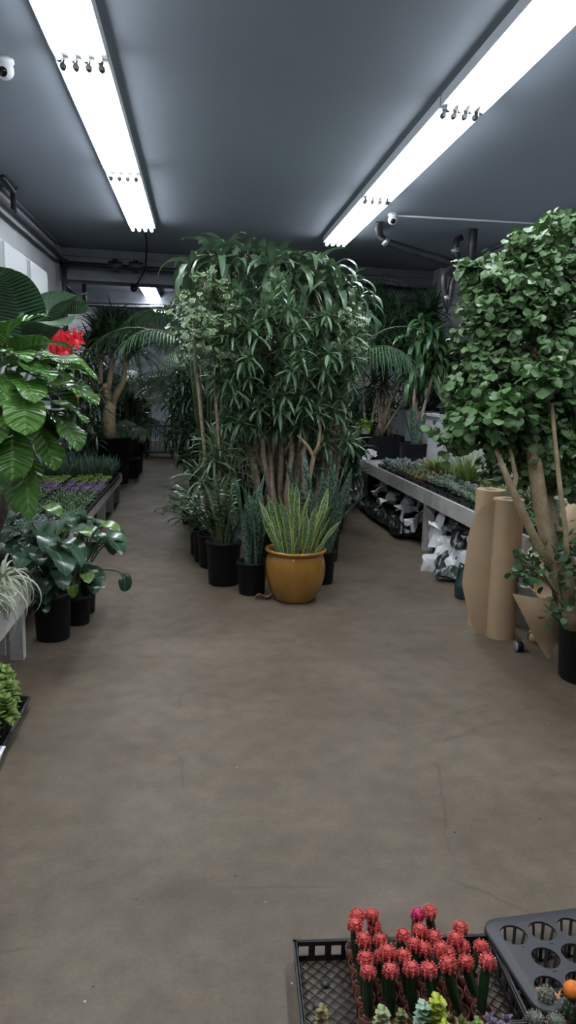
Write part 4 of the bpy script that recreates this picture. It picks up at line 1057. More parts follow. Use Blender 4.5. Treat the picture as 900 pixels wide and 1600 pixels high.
# rolling cart
c = Pz(250, 700); cy = c.y-.5
cy = 16.6; cx_ = Py(249, 690, cy).x; zc_ = Py(249, 626, cy).z
t = thing('rolling_cart', 'dark metal rolling rack with shelves at the end of the left aisle', 'cart', (cx_, cy, 0))
for sx_ in (-.28, .28):
    for sy_ in (-.25, .25):
        part('post', MB().box((sx_-.02, sy_-.02, .10), (sx_+.02, sy_+.02, zc_)), M['dark_metal'], t)
        wv_ = part('caster', MB().tube([(sx_-.015, sy_, .05), (sx_+.015, sy_, .05)], .05, 16), M['black_plastic'], t)
for zz_ in (.12, zc_*.55): part('shelf', MB().box((-.28, -.25, zz_), (.28, .25, zz_+.03)), M['dark_metal'], t)
part('top_board', MB().box((-.30, -.27, zc_), (.30, .27, zc_+.06)), M['card'], t, 'brown worn top board')
for k in range(5): part('bar', MB().box((-.2+.1*k-.008, .235, .15), (-.2+.1*k+.008, .25, zc_*.55)), M['dark_metal'], t)
for i, (px, yy, h) in enumerate(((292, 15.5, 1.9), (285, 18.5, 2.0))):
    palm('areca_palm', ('palm on the right side of the aisle opposite the cart', 'palm at the very back before the grey wall')[i], (Py(px, 700, yy).x, yy, 0), (.2, .35), 13, h*.6, 1.1, G['palm'], nl=20, ll=.3)

# red amaryllis on the low wall end
q_ = Py(108, 600, 10.2)
def flower(mb_, c, az):
    for k in range(6):
        lv_ = Leaves('lance', 4, .2, mi=0)
        lv_.one(c, az+k*PI/3, R(38), .115, .068, .9, 0); lv_.to(mb_)
for i, (px, py, lb, n_) in enumerate(((112, 528, 'red amaryllis in bloom at the right above the fiddle leaf', 3), (84, 530, 'red amaryllis in bloom at the left behind the big paddle leaf', 2), (96, 548, 'red amaryllis in bloom, lowest and middle of the three', 3))):
    yy = 7.3+.25*i; f0_ = Py(px, py, yy); zb_ = Py(px, 612, yy).z
    t = thing('amaryllis', lb, 'flower', (f0_.x, yy, zb_-.16))
    part('pot', pot_mb(.06, .13), M['terracotta' if i == 0 else 'black_plastic'], t); part('soil', soil_mb(.06, .13), M['soil'], t)
    part('stalk', MB().tube([(0, 0, .10), (.01, 0, .35), (0, 0, f0_.z-zb_+.14)], .011, 8), M['stem'], t)
    fm = MB()
    for k in range(n_+1):
        a = -PI/2+(k-n_/2)*1.25; c = Vector((.055*math.cos(a), .05*math.sin(a)*.6-.02, f0_.z-zb_+.15+random.uniform(-.02, .02)))
        d = Vector((math.cos(a), math.sin(a), .1)); M_ = Matrix.Translation(c) @ d.to_track_quat('Z', 'Y').to_matrix().to_4x4()
        tmp = MB(); flower(tmp, (0, 0, 0), random.random()); fm.merge(tmp, M_)
    part('blooms', fm, M['red_petal'], t)
    lv = Leaves('strap', 6, .25)
    for k in range(5): lv.one((0, 0, .11), k*1.3, R(70), .32, .035, 1.2)
    part('leaves', lv, G['zz'], t)
# wall shelf that carries the amaryllis
zb_ = Py(100, 612, 7.5).z-.165
t = thing('wall_shelf', 'shelf on the left wall carrying the red amaryllis pots', 'shelf', (0, 0, 0))
part('board', MB().box((WL, 7.0, zb_-.03), (-1.45, 8.3, zb_)), M['white_wood'], t)
for y_ in (7.15, 8.15): part('bracket', MB().box((WL, y_-.015, zb_-.22), (WL+.03, y_+.015, zb_-.03)).box((WL, y_-.015, zb_-.06), (-1.6, y_+.015, zb_-.03)), M['joint'], t)

# ================================================================ near left
# white table with air plants
tl = Pz(38, 1028); ht = Py(42, 908, tl.y).z
X1 = tl.x+.035
t = thing('display_table', 'white weathered table at the left edge holding the air plants', 'table', (X1-.5, 3.3, 0))
part('tabletop', MB().box((-.5, -1.15, ht-.03), (.5, tl.y-3.3+.04, ht)), M['white_wood'], t)
part('apron', MB().box((.475, -1.15, ht-.14), (.505, tl.y-3.3+.045, ht+.004)), M['white_wood'], t)
part('apron', MB().box((-.5, tl.y-3.3+.015, ht-.14), (.475, tl.y-3.3+.045, ht+.004)), M['white_wood'], t)
for a, b_ in ((.43, tl.y-3.3), (-.47, tl.y-3.3), (.43, -1.05), (-.47, -1.05)):
    part('leg', MB().box((a-.035, b_-.04, 0), (a+.04, b_+.03, ht-.03)), M['white_wood'], t)
part('back_panel', MB().box((-.45, tl.y-3.3-.12, .06), (.39, tl.y-3.3-.10, ht-.04)), M['grey_panel'], t)
def airplant(loc, label, n=46, L=.20, W=.023, side=None):
    n = int(n*1.2); L *= 1.5
    lv = Leaves('grass', 14, .5, mi=0)
    for i in range(n):
        a = random.uniform(0, 6.28)
        lv.one((random.uniform(-.012, .012), random.uniform(-.012, .012), .03), a, R(random.uniform(35, 88)), L*random.uniform(.6, 1.25), W*random.uniform(.6, 1.1), random.uniform(2.8, 5.6), random.uniform(-.5, .5))
    m = MB().ball((0, 0, .03), .022, 10, sz=1.1); lv.to(m)
    return single('air_plant', m, G['till'], label, 'air plant', loc)
for (x_, y_, n_, L_), lb in zip(((-.10, 4.12, 60, .24), (-.22, 3.92, 50, .20), (-.12, 3.72, 60, .24), (-.28, 4.22, 44, .2), (-.36, 3.85, 46, .2), (-.17, 3.50, 44, .2)),
        ('silvery air plant curling over the far corner of the white table', 'silvery air plant in the middle of the cluster on the white table', 'silvery air plant drooping over the aisle edge of the white table nearer the camera', 'silvery air plant at the back of the cluster on the table', 'silvery air plant on the wall side of the cluster', 'nearest silvery air plant on the white table')):
    airplant((X1+x_, y_, ht+.001), lb, n_, L_)
tuft_plant('small_green_plant', 'small bright green sprig over the edge of the white table at the photo edge', (X1-.10, 3.30, ht+.001), .05, .07, 24, .12, .02, G['poly_lime'], M['tray_plastic'], prof='lance', el=(0, 60))

# philodendrons in black pots on the floor
def heartplant(name, label, loc, pot, pts, leafm, L=.22, W=.17, droop=1.2):
    t = thing(name, label, 'potted plant', loc)
    part('pot', pot_mb(*pot), M['black_plastic'], t); part('soil', soil_mb(*pot), M['soil'], t)
    lv = Leaves('heart', 8, .18, wave=.04)
    for (p_, az, el, s_, ro) in pts:
        p_ = Vector(p_); d = Vector((math.cos(az), math.sin(az), 0))
        a = Vector((random.uniform(-.04, .04), random.uniform(-.04, .04), pot[1]-.04))
        m_ = a.lerp(p_, .55)+Vector((0, 0, .12*(p_-a).length+.02))
        part('leaf_stalk', MB().tube([a, a.lerp(m_, .5)+Vector((0, 0, .03)), m_, m_.lerp(p_, .6)+Vector((0, 0, .012)), p_], [.007, .006, .006, .005, .004], 6), M['stem'], t)
        lv.one(p_, az, el, L*s_, W*s_, droop*random.uniform(.6, 1.3), ro)
    part('leaves', lv, leafm, t)
    return t
p = Pz(75, 1011); p.y += .17
PH1 = (p.x, p.y, 0)
def PT(px, py, yy, o): v = Py(px, py, yy); return (v.x-o[0], yy-o[1], v.z)
L1 = []
for px, py, dy, az, s_ in ((65, 822, .1, -60, 1), (45, 835, .0, -120, 1.1), (75, 838, -.05, -80, 1.0), (100, 852, .1, -50, 1.0), (60, 855, -.1, -110, 1.0), (82, 860, -.2, -65, 1.35), (98, 845, -.05, -20, 1.0), (30, 830, .1, -150, 1.0), (20, 845, 0, -100, 1), (45, 868, -.15, -90, .9), (90, 890, -.1, -70, .9), (72, 905, -.15, -95, .8), (100, 875, .05, -45, 1.0), (55, 890, 0, -100, .8), (88, 815, .2, -70, .9), (35, 808, .2, -110, .9), (108, 830, .15, -40, .9), (75, 925, -.1, -80, .6), (60, 930, -.12, -110, .55), (50, 815, .05, -90, 1)):
    L1.append((PT(px, py, p.y+dy, PH1), R(az+random.uniform(-12, 12)), R(random.uniform(-5, 40)), s_*.9, random.uniform(-.4, .4)))
for e_ in list(L1): L1.append(((e_[0][0]+random.uniform(-.07, .07), e_[0][1]+random.uniform(.0, .14), e_[0][2]+random.uniform(-.08, .05)), e_[1]+random.uniform(-.8, .8), e_[2]-.1, e_[3]*.85, e_[4]))
heartplant('philodendron', 'blue-green heart-leaved plant in a black pot by the corner of the white table', PH1, (.125, .30), L1, G['philo'])
p2 = Pz(120, 966); p2.y += .15; PH2 = (p2.x, p2.y, 0)
L2 = []
for px, py, dy, az, s_ in ((130, 812, -.05, -40, 1.15), (118, 830, .1, -80, 1), (112, 850, -.1, -75, 1.35), (122, 858, -.15, -95, 1.25), (140, 835, .05, -30, .9), (165, 838, -.05, -20, .85), (175, 845, -.1, -60, .9), (128, 880, 0, -50, 1), (140, 900, -.1, -60, 1.0), (115, 905, -.1, -100, .9), (120, 930, -.15, -80, .6), (135, 885, .05, -20, .9), (105, 885, 0, -120, .9), (125, 840, .1, -10, .9), (145, 915, -.05, -70, .8), (118, 800, .15, -60, .9)):
    L2.append((PT(px, py, p2.y+dy, PH2), R(az+random.uniform(-10, 10)), R(random.uniform(-10, 35)), s_*.9, random.uniform(-.4, .4)))
for e_ in list(L2): L2.append(((e_[0][0]+random.uniform(-.09, .05), e_[0][1]+random.uniform(.0, .14), e_[0][2]+random.uniform(-.1, .03)), e_[1]+random.uniform(-.8, .8), e_[2]-.1, e_[3]*.85, e_[4]))
L2.append((PT(193, 897, p2.y-.05, PH2), R(-60), R(-50), .62, .3))
heartplant('philodendron', 'heart-leaved plant reaching into the aisle, in the black pot behind the front one', PH2, (.125, .26), L2, G['philo'])
L3 = []
for px, py, dy, az, s_ in ((68, 800, .2, -30, .8), (95, 905, -.25, -60, .55), (86, 868, -.2, -40, .7), (118, 925, -.25, -80, .5), (128, 838, -.2, -50, .6), (140, 905, -.22, -75, .6), (92, 825, .1, -50, .6), (160, 830, -.1, -15, .7)):
    L3.append((PT(px, py, 4.7+dy, (PH1[0]+.14, 4.78, 0)), R(az), R(random.uniform(0, 40)), s_, .2))
heartplant('pothos', 'lime green marbled leaves mixed between the two heart-leaved plants', (PH1[0]+.10, PH1[1]+.30, 0), (.10, .2), L3, G['pothos'])

# fiddle leaf fig
FG = (-1.42, 4.72, 0); yF = 4.3
t = thing('fiddle_leaf_fig', 'fiddle leaf fig with big glossy bright green leaves at the left edge', 'tree', FG)
part('pot', pot_mb(.16, .32), M['black_plastic'], t); part('soil', soil_mb(.16, .32), M['soil'], t)
def FT(px, py, yy): v = Py(px, py, yy); return (v.x-FG[0], yy-FG[1], v.z)
part('trunk', MB().tube([(0, 0, .28), FT(6, 800, 4.6), FT(10, 740, 4.5), FT(20, 690, 4.4)], [.032, .028, .024, .02], 10), M['bark_dark'], t)
part('trunk', MB().tube([(-.05, .02, .28), FT(-6, 800, 4.7), FT(-4, 700, 4.5), FT(5, 600, 4.3)], [.03, .026, .022, .016], 10), M['bark_dark'], t)
lv = Leaves('fiddle', 12, .16, wave=.17)
# (base px, base py, depth, azimuth, elevation, length, width, droop, roll)
FL = [(5, 540, 4.1, 160, 30, .30, .2, 1.2, 0), (8, 535, 4.05, -60, 55, .26, .17, 1.0, .4), (20, 550, 4.1, -15, 25, .34, .20, .7, -.2), (60, 560, 4.1, -10, 12, .32, .17, 1.0, .2), (10, 575, 4.0, -35, 15, .34, .22, .9, 0),
      (45, 575, 4.05, -5, 22, .38, .20, 1.1, -.1), (60, 600, 4.0, -8, 8, .34, .20, .9, .15), (30, 600, 3.95, -60, 20, .28, .20, 1.4, 0), (10, 600, 4.0, -100, 10, .26, .2, 1.6, 0), (50, 625, 3.95, -15, 5, .33, .21, .9, -.1), (85, 600, 4.1, -5, 2, .26, .17, 1.0, .3),
      (35, 615, 3.9, -75, -10, .30, .24, 1.2, 0), (15, 640, 3.95, -110, -20, .28, .22, 1.0, .1), (75, 640, 4.0, -35, -20, .30, .20, .9, 0), (50, 660, 4.0, -40, -35, .30, .19, .7, .1), (20, 665, 3.95, -80, -35, .32, .25, .8, 0), (-5, 650, 4.0, -100, -20, .30, .24, 1, 0),
      (40, 690, 4.0, -60, -55, .26, .15, .4, -.2), (38, 700, 3.95, -70, -70, .38, .17, .2, .6), (5, 690, 3.95, -100, -45, .28, .24, .8, 0), (-10, 600, 4, -60, 10, .3, .22, 1.2, .2), (-5, 560, 4.1, -45, 30, .3, .2, 1.2, 0), (0, 620, 4.0, -70, 0, .3, .24, 1.2, 0),
      (30, 575, 4.2, -30, 40, .26, .17, 1.4, 0), (70, 580, 4.2, 10, 20, .30, .18, 1.0, .1), (25, 640, 4.15, -20, -5, .3, .2, 1.0, .1), (60, 650, 4.15, 0, -20, .26, .18, 1, 0), (20, 700, 4.1, -50, -50, .26, .18, .6, 0), (10, 520, 4.15, 20, 50, .25, .16, .9, .2)]
for _i in range(26):
    e_ = FL[_i % len(FL)]
    FL.append((e_[0]*.75+random.uniform(-12, 8), e_[1]+random.uniform(-22, 22), e_[2]+random.uniform(.08, .25), e_[3]+random.uniform(-35, 35), e_[4]+random.uniform(-12, 12), e_[5]*.85, e_[6]*.85, e_[7], e_[8]+random.uniform(-.4, .4)))
for px, py, yy, az, el, L_, W_, dr, ro in FL:
    b0 = FT(px, py, yy); lv.one(b0, R(az), R(el), L_, W_, dr, ro)
part('leaves', lv, G['fiddle'], t)
for k in (1, 4, 8, 12, 15, 18):
    px, py, yy = FL[k][:3]
    part('twig', MB().tube([FT(6, py+30, 4.35), FT((px+6)/2, py+12, (yy+4.35)/2), FT(px, py, yy)], [.012, .010, .006], 6), M['stem'], t)

# big paddle leaves behind the fig
BP = (-1.75, 5.3, 0)
t = thing('bird_of_paradise', 'plant with huge dark paddle leaves behind the fiddle leaf fig', 'potted plant', BP)
part('pot', pot_mb(.17, .32), M['black_plastic'], t); part('soil', soil_mb(.17, .32), M['soil'], t)
lv = Leaves('paddle', 14, .12, wave=.05)
def BT(px, py, yy): v = Py(px, py, yy); return Vector((v.x-BP[0], yy-BP[1], v.z))
for (px, py, yy), az, el, L_, W_, dr, ro in (((40, 555, 5.0), -100, 88, .66, .34, 1.3, .1), ((10, 540, 5.1), -70, 75, .62, .36, 1.0, -.3), ((70, 550, 5.2), -30, 80, .55, .28, 1.2, .3), ((0, 575, 4.9), -60, 60, .5, .30, 1.4, 0), ((52, 470, 5.25), -8, 2, .38, .16, .35, 1.25), ((60, 545, 5.0), -60, 60, .5, .32, 1.6, .2)):
    b0 = BT(px, py, yy); lv.one(b0, R(az), R(el), L_, W_, dr, ro)
    part('leaf_stalk', MB().tube([(0, 0, .28), (b0*.5).to_tuple()[:2]+(b0.z*.6,), tuple(b0)], [.018, .014, .010], 8), M['stem'], t)
part('leaves', lv, G['banana'], t)

# jade plants in trays on the floor, bottom left
jr = Pz(48, 1105); jb = Pz(8, 1188)
def tray_at(x1, y1, w, d, h, label, m, cat='tray', name='plant_tray'):
    mb = MB(); x0 = x1-w; y0 = y1-d; th = .008
    mb.box((0, 0, 0), (w, d, th))
    V = [(0, 0, th), (w, 0, th), (w, d, th), (0, d, th), (-.014, -.014, h), (w+.014, -.014, h), (w+.014, d+.014, h), (-.014, d+.014, h), (-.026, -.026, h-.004), (w+.026, -.026, h-.004), (w+.026, d+.026, h-.004), (-.026, d+.026, h-.004), (-.02, -.02, h-.012), (w+.02, -.02, h-.012), (w+.02, d+.02, h-.012), (-.02, d+.02, h-.012), (-.004, -.004, .004), (w+.004, -.004, .004), (w+.004, d+.004, .004), (-.004, d+.004, .004)]
    mb.add(V, [(i*4+j, i*4+(j+1) % 4, i*4+4+(j+1) % 4, i*4+4+j) for i in range(4) for j in range(4)], smooth=False)
    return single(name, mb, m, label, cat, (x0, y0, 0))
tray_at(jr.x-.02, jr.y-.02, .52, .50, .06, 'black plastic tray of jade plants on the floor at the left edge', M['tray_plastic'])
tray_at(jr.x-.01, jr.y-.56, .50, .40, .07, 'white plastic tray on the floor cut by the left edge of the photo', M['white_metal'])
def jade_mesh(n=9, h=.16):
    m = MB(); m.merge(succulent_mesh('x', 'multi', L=.01, n=3, pot=.055, h=.07)); m2 = MB()
    V0 = len(m.F)
    lv = Leaves('round', 3, .3, thick=.3, mi=2)
    for k in range(n):
        a = random.uniform(0, 6.28); q_ = random.uniform(0, .05); top = Vector((q_*1.4*math.cos(a), q_*1.4*math.sin(a), .06+h*random.uniform(.45, 1)))
        m.tube([(q_*.3*math.cos(a), q_*.3*math.sin(a), .05), tuple(top)], [.006, .004], 6, mi=2)
        for s_ in range(4):
            c_ = Vector((top.x, top.y, top.z-.022*s_))
            for j in range(4): lv.one(c_, j*PI/2+s_*PI/4+a, R(45-18*s_), .044+.007*s_, .032+.004*s_, .1)
    lv.to(m); return m
jm = [jade_mesh().mesh('jade_plant', [M['tray_plastic'], M['soil'], G['jade']]) for _ in range(3)]
k = 0
for i in range(4):
    for j in range(4):
        o = D.objects.new('jade_plant', jm[k % 3]); SC.objects.link(o); k += 1
        o.location = (jr.x-.02-.07-.125*i, jr.y-.02-.065-.122*j, .0085); o.rotation_euler.z = random.uniform(0, 6)*0+random.choice((0, PI/2, PI, -PI/2))
        o['label'] = 'small jade plant with yellow-green leaf tips in the black tray at the left edge'; o['category'] = 'succulent'; o['group'] = 'jade plants in the floor tray'
om = succulent_mesh('x', 'rosette', L=.07, n=18, h=.06)
mm = om.mesh('rosette_succulent', [M['brown_pot'], M['soil'], G['mint']])
for i in range(3):
    for j in range(2):
        o = D.objects.new('rosette_succulent', mm); SC.objects.link(o); o.location = (jr.x-.01-.07-.14*i, jr.y-.66+.0-.14*j+.02, .0085)
        o['label'] = 'small mint rosette in a red pot in the white tray at the left edge'; o['category'] = 'succulent'; o['group'] = 'mint rosettes in the white tray'

# ================================================================ near right: aralia tree
TP = Pz(925, 1095); TP.y += .16; TPc = (2.21, 3.78, 0)
t = thing('aralia_tree', 'large round-leaved aralia tree with pale trunks in a black pot at the right edge', 'tree', TPc)
part('pot', pot_mb(.195, .36, .84), M['black_plastic'], t); part('soil', soil_mb(.20, .36), M['soil'], t)
def AT(px, py, yy): v = Py(px, py, yy); return Vector((v.x-TPc[0], yy-TPc[1], v.z))
main = part('trunk', MB().tube([AT(900, 975, 3.72), AT(893, 955, 3.7), AT(876, 905, 3.68), AT(858, 850, 3.68), AT(845, 790, 3.70), AT(838, 740, 3.72), AT(830, 690, 3.74), AT(822, 640, 3.78)], [.062, .055, .048, .044, .042, .038, .032, .026], 14), M['bark_tan'], t)
tr2 = part('trunk', MB().tube([AT(915, 975, 3.9), AT(890, 900, 3.95), AT(868, 830, 3.98), AT(850, 770, 4.0), AT(842, 700, 4.02), AT(850, 620, 4.05), AT(845, 540, 4.1)], [.055, .055, .052, .045, .036, .028, .018], 12), M['bark_tan'], t)
tr3 = part('trunk', MB().tube([AT(872, 900, 3.69), AT(850, 868, 3.66), AT(830, 830, 3.64), AT(812, 790, 3.62), AT(798, 760, 3.62), AT(788, 735, 3.64), AT(770, 690, 3.7)], [.026, .024, .022, .021, .020, .016, .010], 10), M['bark_tan'], t)
tr4 = part('trunk', MB().tube([AT(893, 945, 3.62), AT(892, 915, 3.58), AT(886, 880, 3.55), AT(884, 830, 3.55), AT(876, 770, 3.56), AT(868, 700, 3.6), AT(862, 630, 3.66)], [.020, .018, .014, .013, .013, .012, .009], 8), M['bark_tan'], t)
part('branch', MB().tube([AT(802, 765, 3.62), AT(806, 745, 3.66), AT(800, 715, 3.7), AT(790, 680, 3.74)], [.017, .014, .011, .008], 8), M['bark_tan'], tr3)
for pts in ([(838, 740, 3.72), (858, 690, 3.8), (880, 600, 3.95), (900, 500, 4.1), (930, 400, 4.2)], [(822, 640, 3.78), (800, 600, 4.0), (780, 520, 4.15), (760, 460, 4.2)], [(822, 640, 3.78), (835, 560, 4.05), (825, 480, 4.2), (800, 420, 4.2)], [(845, 540, 4.1), (870, 450, 4.15), (890, 380, 4.2)]):
    part('branch', MB().tube([AT(*p_) for p_ in pts], [.024-.004*i for i in range(len(pts))], 8), M['bark_tan'], main)
cl = []
# (px, py, depth, radii, clusters)
for px, py, yy, rx, rz, cnt in ((800, 470, 4.0, .30, .20, 120), (775, 430, 4.05, .17, .12, 36), (855, 400, 4.1, .26, .16, 70), (885, 350, 4.15, .16, .10, 36), (830, 500, 3.95, .26, .22, 90), (750, 540, 4.0, .16, .16, 44), (770, 600, 3.95, .22, .20, 70), (840, 590, 3.85, .26, .26, 90), (735, 655, 3.85, .15, .12, 40), (780, 665, 3.8, .20, .14, 66), (850, 690, 3.85, .22, .18, 66), (890, 640, 3.9, .22, .26, 70), (890, 480, 4.2, .26, .34, 110), (800, 730, 3.95, .17, .09, 30), (890, 745, 3.95, .16, .14, 36), (740, 415, 4.1, .10, .05, 12), (720, 610, 3.95, .08, .12, 16), (940, 420, 4.2, .3, .4, 80), (945, 640, 4.1, .25, .35, 70), (715, 690, 3.85, .06, .05, 8), (838, 345+50, 4.1, .16, .08, 24), (700, 672, 3.85, .06, .05, 8)):
    c_ = AT(px, py, yy); cl.append((tuple(c_), (rx, rx*.8, rz), cnt, .35))
aralia_cloud(t, cl, G['poly'], .0255, 9, droopy=(0, -75))
aralia_cloud(t, [(tuple(AT(770, 640, 3.65)), (.2, .12, .14), 34, .3), (tuple(AT(850, 585, 3.6)), (.12, .1, .08), 20, .3), (tuple(AT(745, 680, 3.7)), (.12, .1, .08), 16, .3)], G['poly_lime'], .029, 7, name='young_leaves')
# ivy in the pot, trailing
lv = Leaves('heart', 3, .15)
for c_, n_, sp in (((830, 905, 3.75), 18, .05), ((832, 885, 3.8), 14, .06), ((870, 960, 3.55), 24, .05), ((885, 880, 3.5), 50, .06), ((895, 850, 3.6), 40, .06), ((835, 868, 3.95), 24, .05), ((822, 885, 3.9), 16, .04), ((860, 830, 3.9), 22, .05)):
    b0 = AT(*c_)
    for i in range(n_): lv.one(b0+Vector(rng.normal(size=3)*sp), random.uniform(0, 6.28), R(random.uniform(-60, 20)), .05*random.uniform(.7, 1.2), .045, .5, random.uniform(-.4, .4))
part('ivy', lv, G['zz'], t, 'dark ivy trailing round the trunks')
for pts in ([(880, 950, 3.6), (850, 900, 3.68), (832, 870, 3.72), (832, 920, 3.72)], [(880, 950, 3.6), (872, 900, 3.58), (885, 860, 3.55)], [(872, 930, 3.62), (840, 890, 3.7), (812, 870, 3.9)]):
    part('vine', MB().tube([AT(*p_) for p_ in pts], .004, 5), M['stem'], t)
# white pot on the bench behind the trunks and a hanging white bag-like pot under
q_ = Py(868, 780, 4.7)
tuft_plant('orchid_pot', 'small plant in a white pot on the right bench seen between the aralia trunks', (2.60, 4.45, zb2+.06), .06, .10, 14, .2, .03, G['zz'], M['white_pot'], prof='lance')
q_ = Pz(826, 900)
t = thing('white_bucket', 'white bucket under the right bench behind the paper rolls', 'bucket', (Py(830, 900, 4.75).x, 4.75, 0))
part('body', MB().lathe([(0, 0), (.11, 0), (.13, .28), (.137, .285), (.137, .30), (.125, .30), (.12, .02), (0, .02)], 28), M['white_metal'], t)
part('handle', MB().tube([(.135*math.cos(a), -.02-.04*math.sin(a), .28-.10*math.sin(a)) for a in [PI*i/12 for i in range(13)]], .003, 6), M['joint'], t)

# ================================================================ foreground trays
# --- long nursery tray with open mesh bottom, back left corner empty, the rest full of moon cacti
TL = Pz(462, 1472, .06); TR = Pz(766, 1462, .06)
tx0 = TL.x; ty1 = TL.y; tw = .555; td = .29; thh = .062
rz_ = math.atan2(TR.y-TL.y, TR.x-TL.x)
tc = Vector((tx0, ty1, 0)); ca, sa = math.cos(rz_), math.sin(rz_)
def TT(x, y, z=0): return Vector((tc.x+x*ca-y*sa, tc.y+x*sa+y*ca, z))      # tray frame: x right along the back rim, y away from camera
def mesh_tray(name, label, w, d, h, loc, rz):
    t = thing(name, label, 'tray', loc, rz)
    m = MB(); s_ = .0035
    # diagonal lattice floor
    stp = .034; n_ = int((w+d)/stp)+2
    def clipline(x0, y0, dx, dy):
        ts = [-9, 9]
        for (p0, dp, lo, hi) in ((x0, dx, 0, w), (y0, dy, -d, 0)):
            a, b_ = (lo-p0)/dp, (hi-p0)/dp
            if a > b_: a, b_ = b_, a
            ts = [max(ts[0], a), min(ts[1], b_)]
        return ts
    for i in range(n_):
        for sg in (1, -1):
            x0 = -d+i*stp if sg > 0 else i*stp
            a, b_ = clipline(x0, -d, sg, 1) if sg > 0 else clipline(x0, -d, -1, 1)
            if b_-a < .01: continue
            A_ = Vector((x0+sg*a, -d+a, .006)); B_ = Vector((x0+sg*b_, -d+b_, .006))
            m.tube([A_, B_], s_*.55, 4)
    part('mesh_floor', m, M['tray_plastic'], t)
    r_ = MB(); th = .003
    def wall(ax, c0, c1, fx):
        # wall along an axis with a row of rectangular openings
        def bx_(a, b_, z0, z1):
            if ax == 'x': r_.box((a, fx-th, z0), (b_, fx+th, z1))
            else: r_.box((fx-th, a, z0), (fx+th, b_, z1))
        bx_(c0, c1, 0, .018); bx_(c0, c1, h-.014, h)
        L_ = c1-c0; k_ = max(2, round(L_/.048)); p_ = L_/k_
        for i in range(k_+1):
            u0 = c0+i*p_-.009; bx_(max(c0, u0), min(c1, u0+.018), .018, h-.014)
    wall('x', 0, w, 0); wall('x', 0, w, -d); wall('y', -d, 0, 0); wall('y', -d, 0, w)
    r_.box((-.008, -.0, h-.003), (w+.008, .008, h)); r_.box((-.008, -d-.008, h-.003), (w+.008, -d, h)); r_.box((-.008, -d-.008, h-.003), (0, .008, h)); r_.box((w, -d-.008, h-.003), (w+.008, .008, h))
    part('side_walls', r_, M['tray_plastic'], t)
    for x_, y_ in ((.075, -.09), (.045, -.16), (w/2, -d/2)): part('floor_button', MB().tube([(x_, y_, .004), (x_, y_, .010)], .012, 20), M['grey_tray'], t)
    return t
mesh_tray('nursery_tray', 'black open-mesh tray holding the red moon cacti, its left end empty', tw, td, thh, tc, rz_)
# moon cacti
def moon(label, px, py, x, y, col='moon_red', rh=.0225, group='red moon cacti in the mesh tray'):
    b0 = TT(x, y, .0095); 
    # head position: on the sight through the photo point, at the pot's own distance
    h_ = Py(px, py, b0.y-.005); dx = h_.x-b0.x; hz = min(.20, max(.09, h_.z))-.0095
    t = thing('moon_cactus', label, 'cactus', b0, 0, group)
    s_ = .0275; V = []
    for zz_, k_ in ((0, .74), (.055, 1), (.055, .9), (.047, .88)):
        for i in range(20):
            a = 2*PI*i/20; V.append((s_*k_*math.cos(a), s_*k_*math.sin(a), zz_))
    pm = MB().add(V, [(i*20+j, i*20+(j+1) % 20, i*20+20+(j+1) % 20, i*20+20+j) for i in range(3) for j in range(20)]+[tuple(range(20))[::-1]])
    part('pot', pm, M['brown_pot'], t)
    gm = MB().disc(s_*.9, .048, 20, bump=.004)
    for i in range(16):
        a = random.uniform(0, 6.28); q_ = s_*.82*math.sqrt(random.random()); gm.ball((q_*math.cos(a), q_*math.sin(a), .050), random.uniform(.003, .0055), 6, noise=.2)
    part('gravel', gm, M['pebble'], t)
    # three-ribbed stem
    st = MB(); V = []; nseg = 6
    for i in range(nseg+1):
        f = i/nseg; z_ = .045+(hz-.045-rh*.5)*f; ox = dx*f
        for k_ in range(12):
            a = 2*PI*k_/12+.5; rr = (.0135 if k_ % 4 == 0 else .0095 if k_ % 2 else .0075)*(1+.15*math.sin(f*PI))
            V.append((ox+rr*math.cos(a), rr*math.sin(a), z_))
    st.add(V, [(i*12+k_, i*12+(k_+1) % 12, i*12+12+(k_+1) % 12, i*12+12+k_) for i in range(nseg) for k_ in range(12)])
    part('stem', st, M['cactus'], t)
    # ribbed round head with tubercles and spines
    hd = MB(); n_ = 32; m_ = 14; V = []
    for i in range(m_+1):
        th_ = PI*i/m_
        for k_ in range(n_):
            a = 2*PI*k_/n_; rr = rh*(1+.13*math.cos(a*8)*math.sin(th_)+.05*math.sin(th_*13))
            V.append((dx+rr*math.sin(th_)*math.cos(a), rr*math.sin(th_)*math.sin(a), hz+rr*.88*math.cos(th_)))
    hd.add(V, [(i*n_+k_, (i+1)*n_+k_, (i+1)*n_+(k_+1) % n_, i*n_+(k_+1) % n_) for i in range(m_) for k_ in range(n_)])
    for i in range(8):
        for j in range(1, 6):
            a = 2*PI*i/8; th_ = .25+j*.42; d_ = Vector((math.sin(th_)*math.cos(a), math.sin(th_)*math.sin(a), .9*math.cos(th_)))
            hd.ball(tuple(Vector((dx, 0, hz))+d_*rh*1.10), rh*.17, 6)
    ho = part('grafted_head', hd, M[col], t)
    sp_ = MB()
    for i in range(8):
        for j in range(1, 6):
            a = 2*PI*i/8+.0; th_ = .25+j*.42; d_ = Vector((math.sin(th_)*math.cos(a), math.sin(th_)*math.sin(a), .9*math.cos(th_))); c_ = Vector((dx, 0, hz))+d_*rh*1.22
            for k_ in range(3):
                e_ = c_+(d_+Vector(rng.normal(size=3))*.5).normalized()*rh*.2; sp_.tube([tuple(c_), tuple(e_)], [.0006, .0002], 3, caps=False)
    part('spines', sp_, M['spine'], ho)
    return t
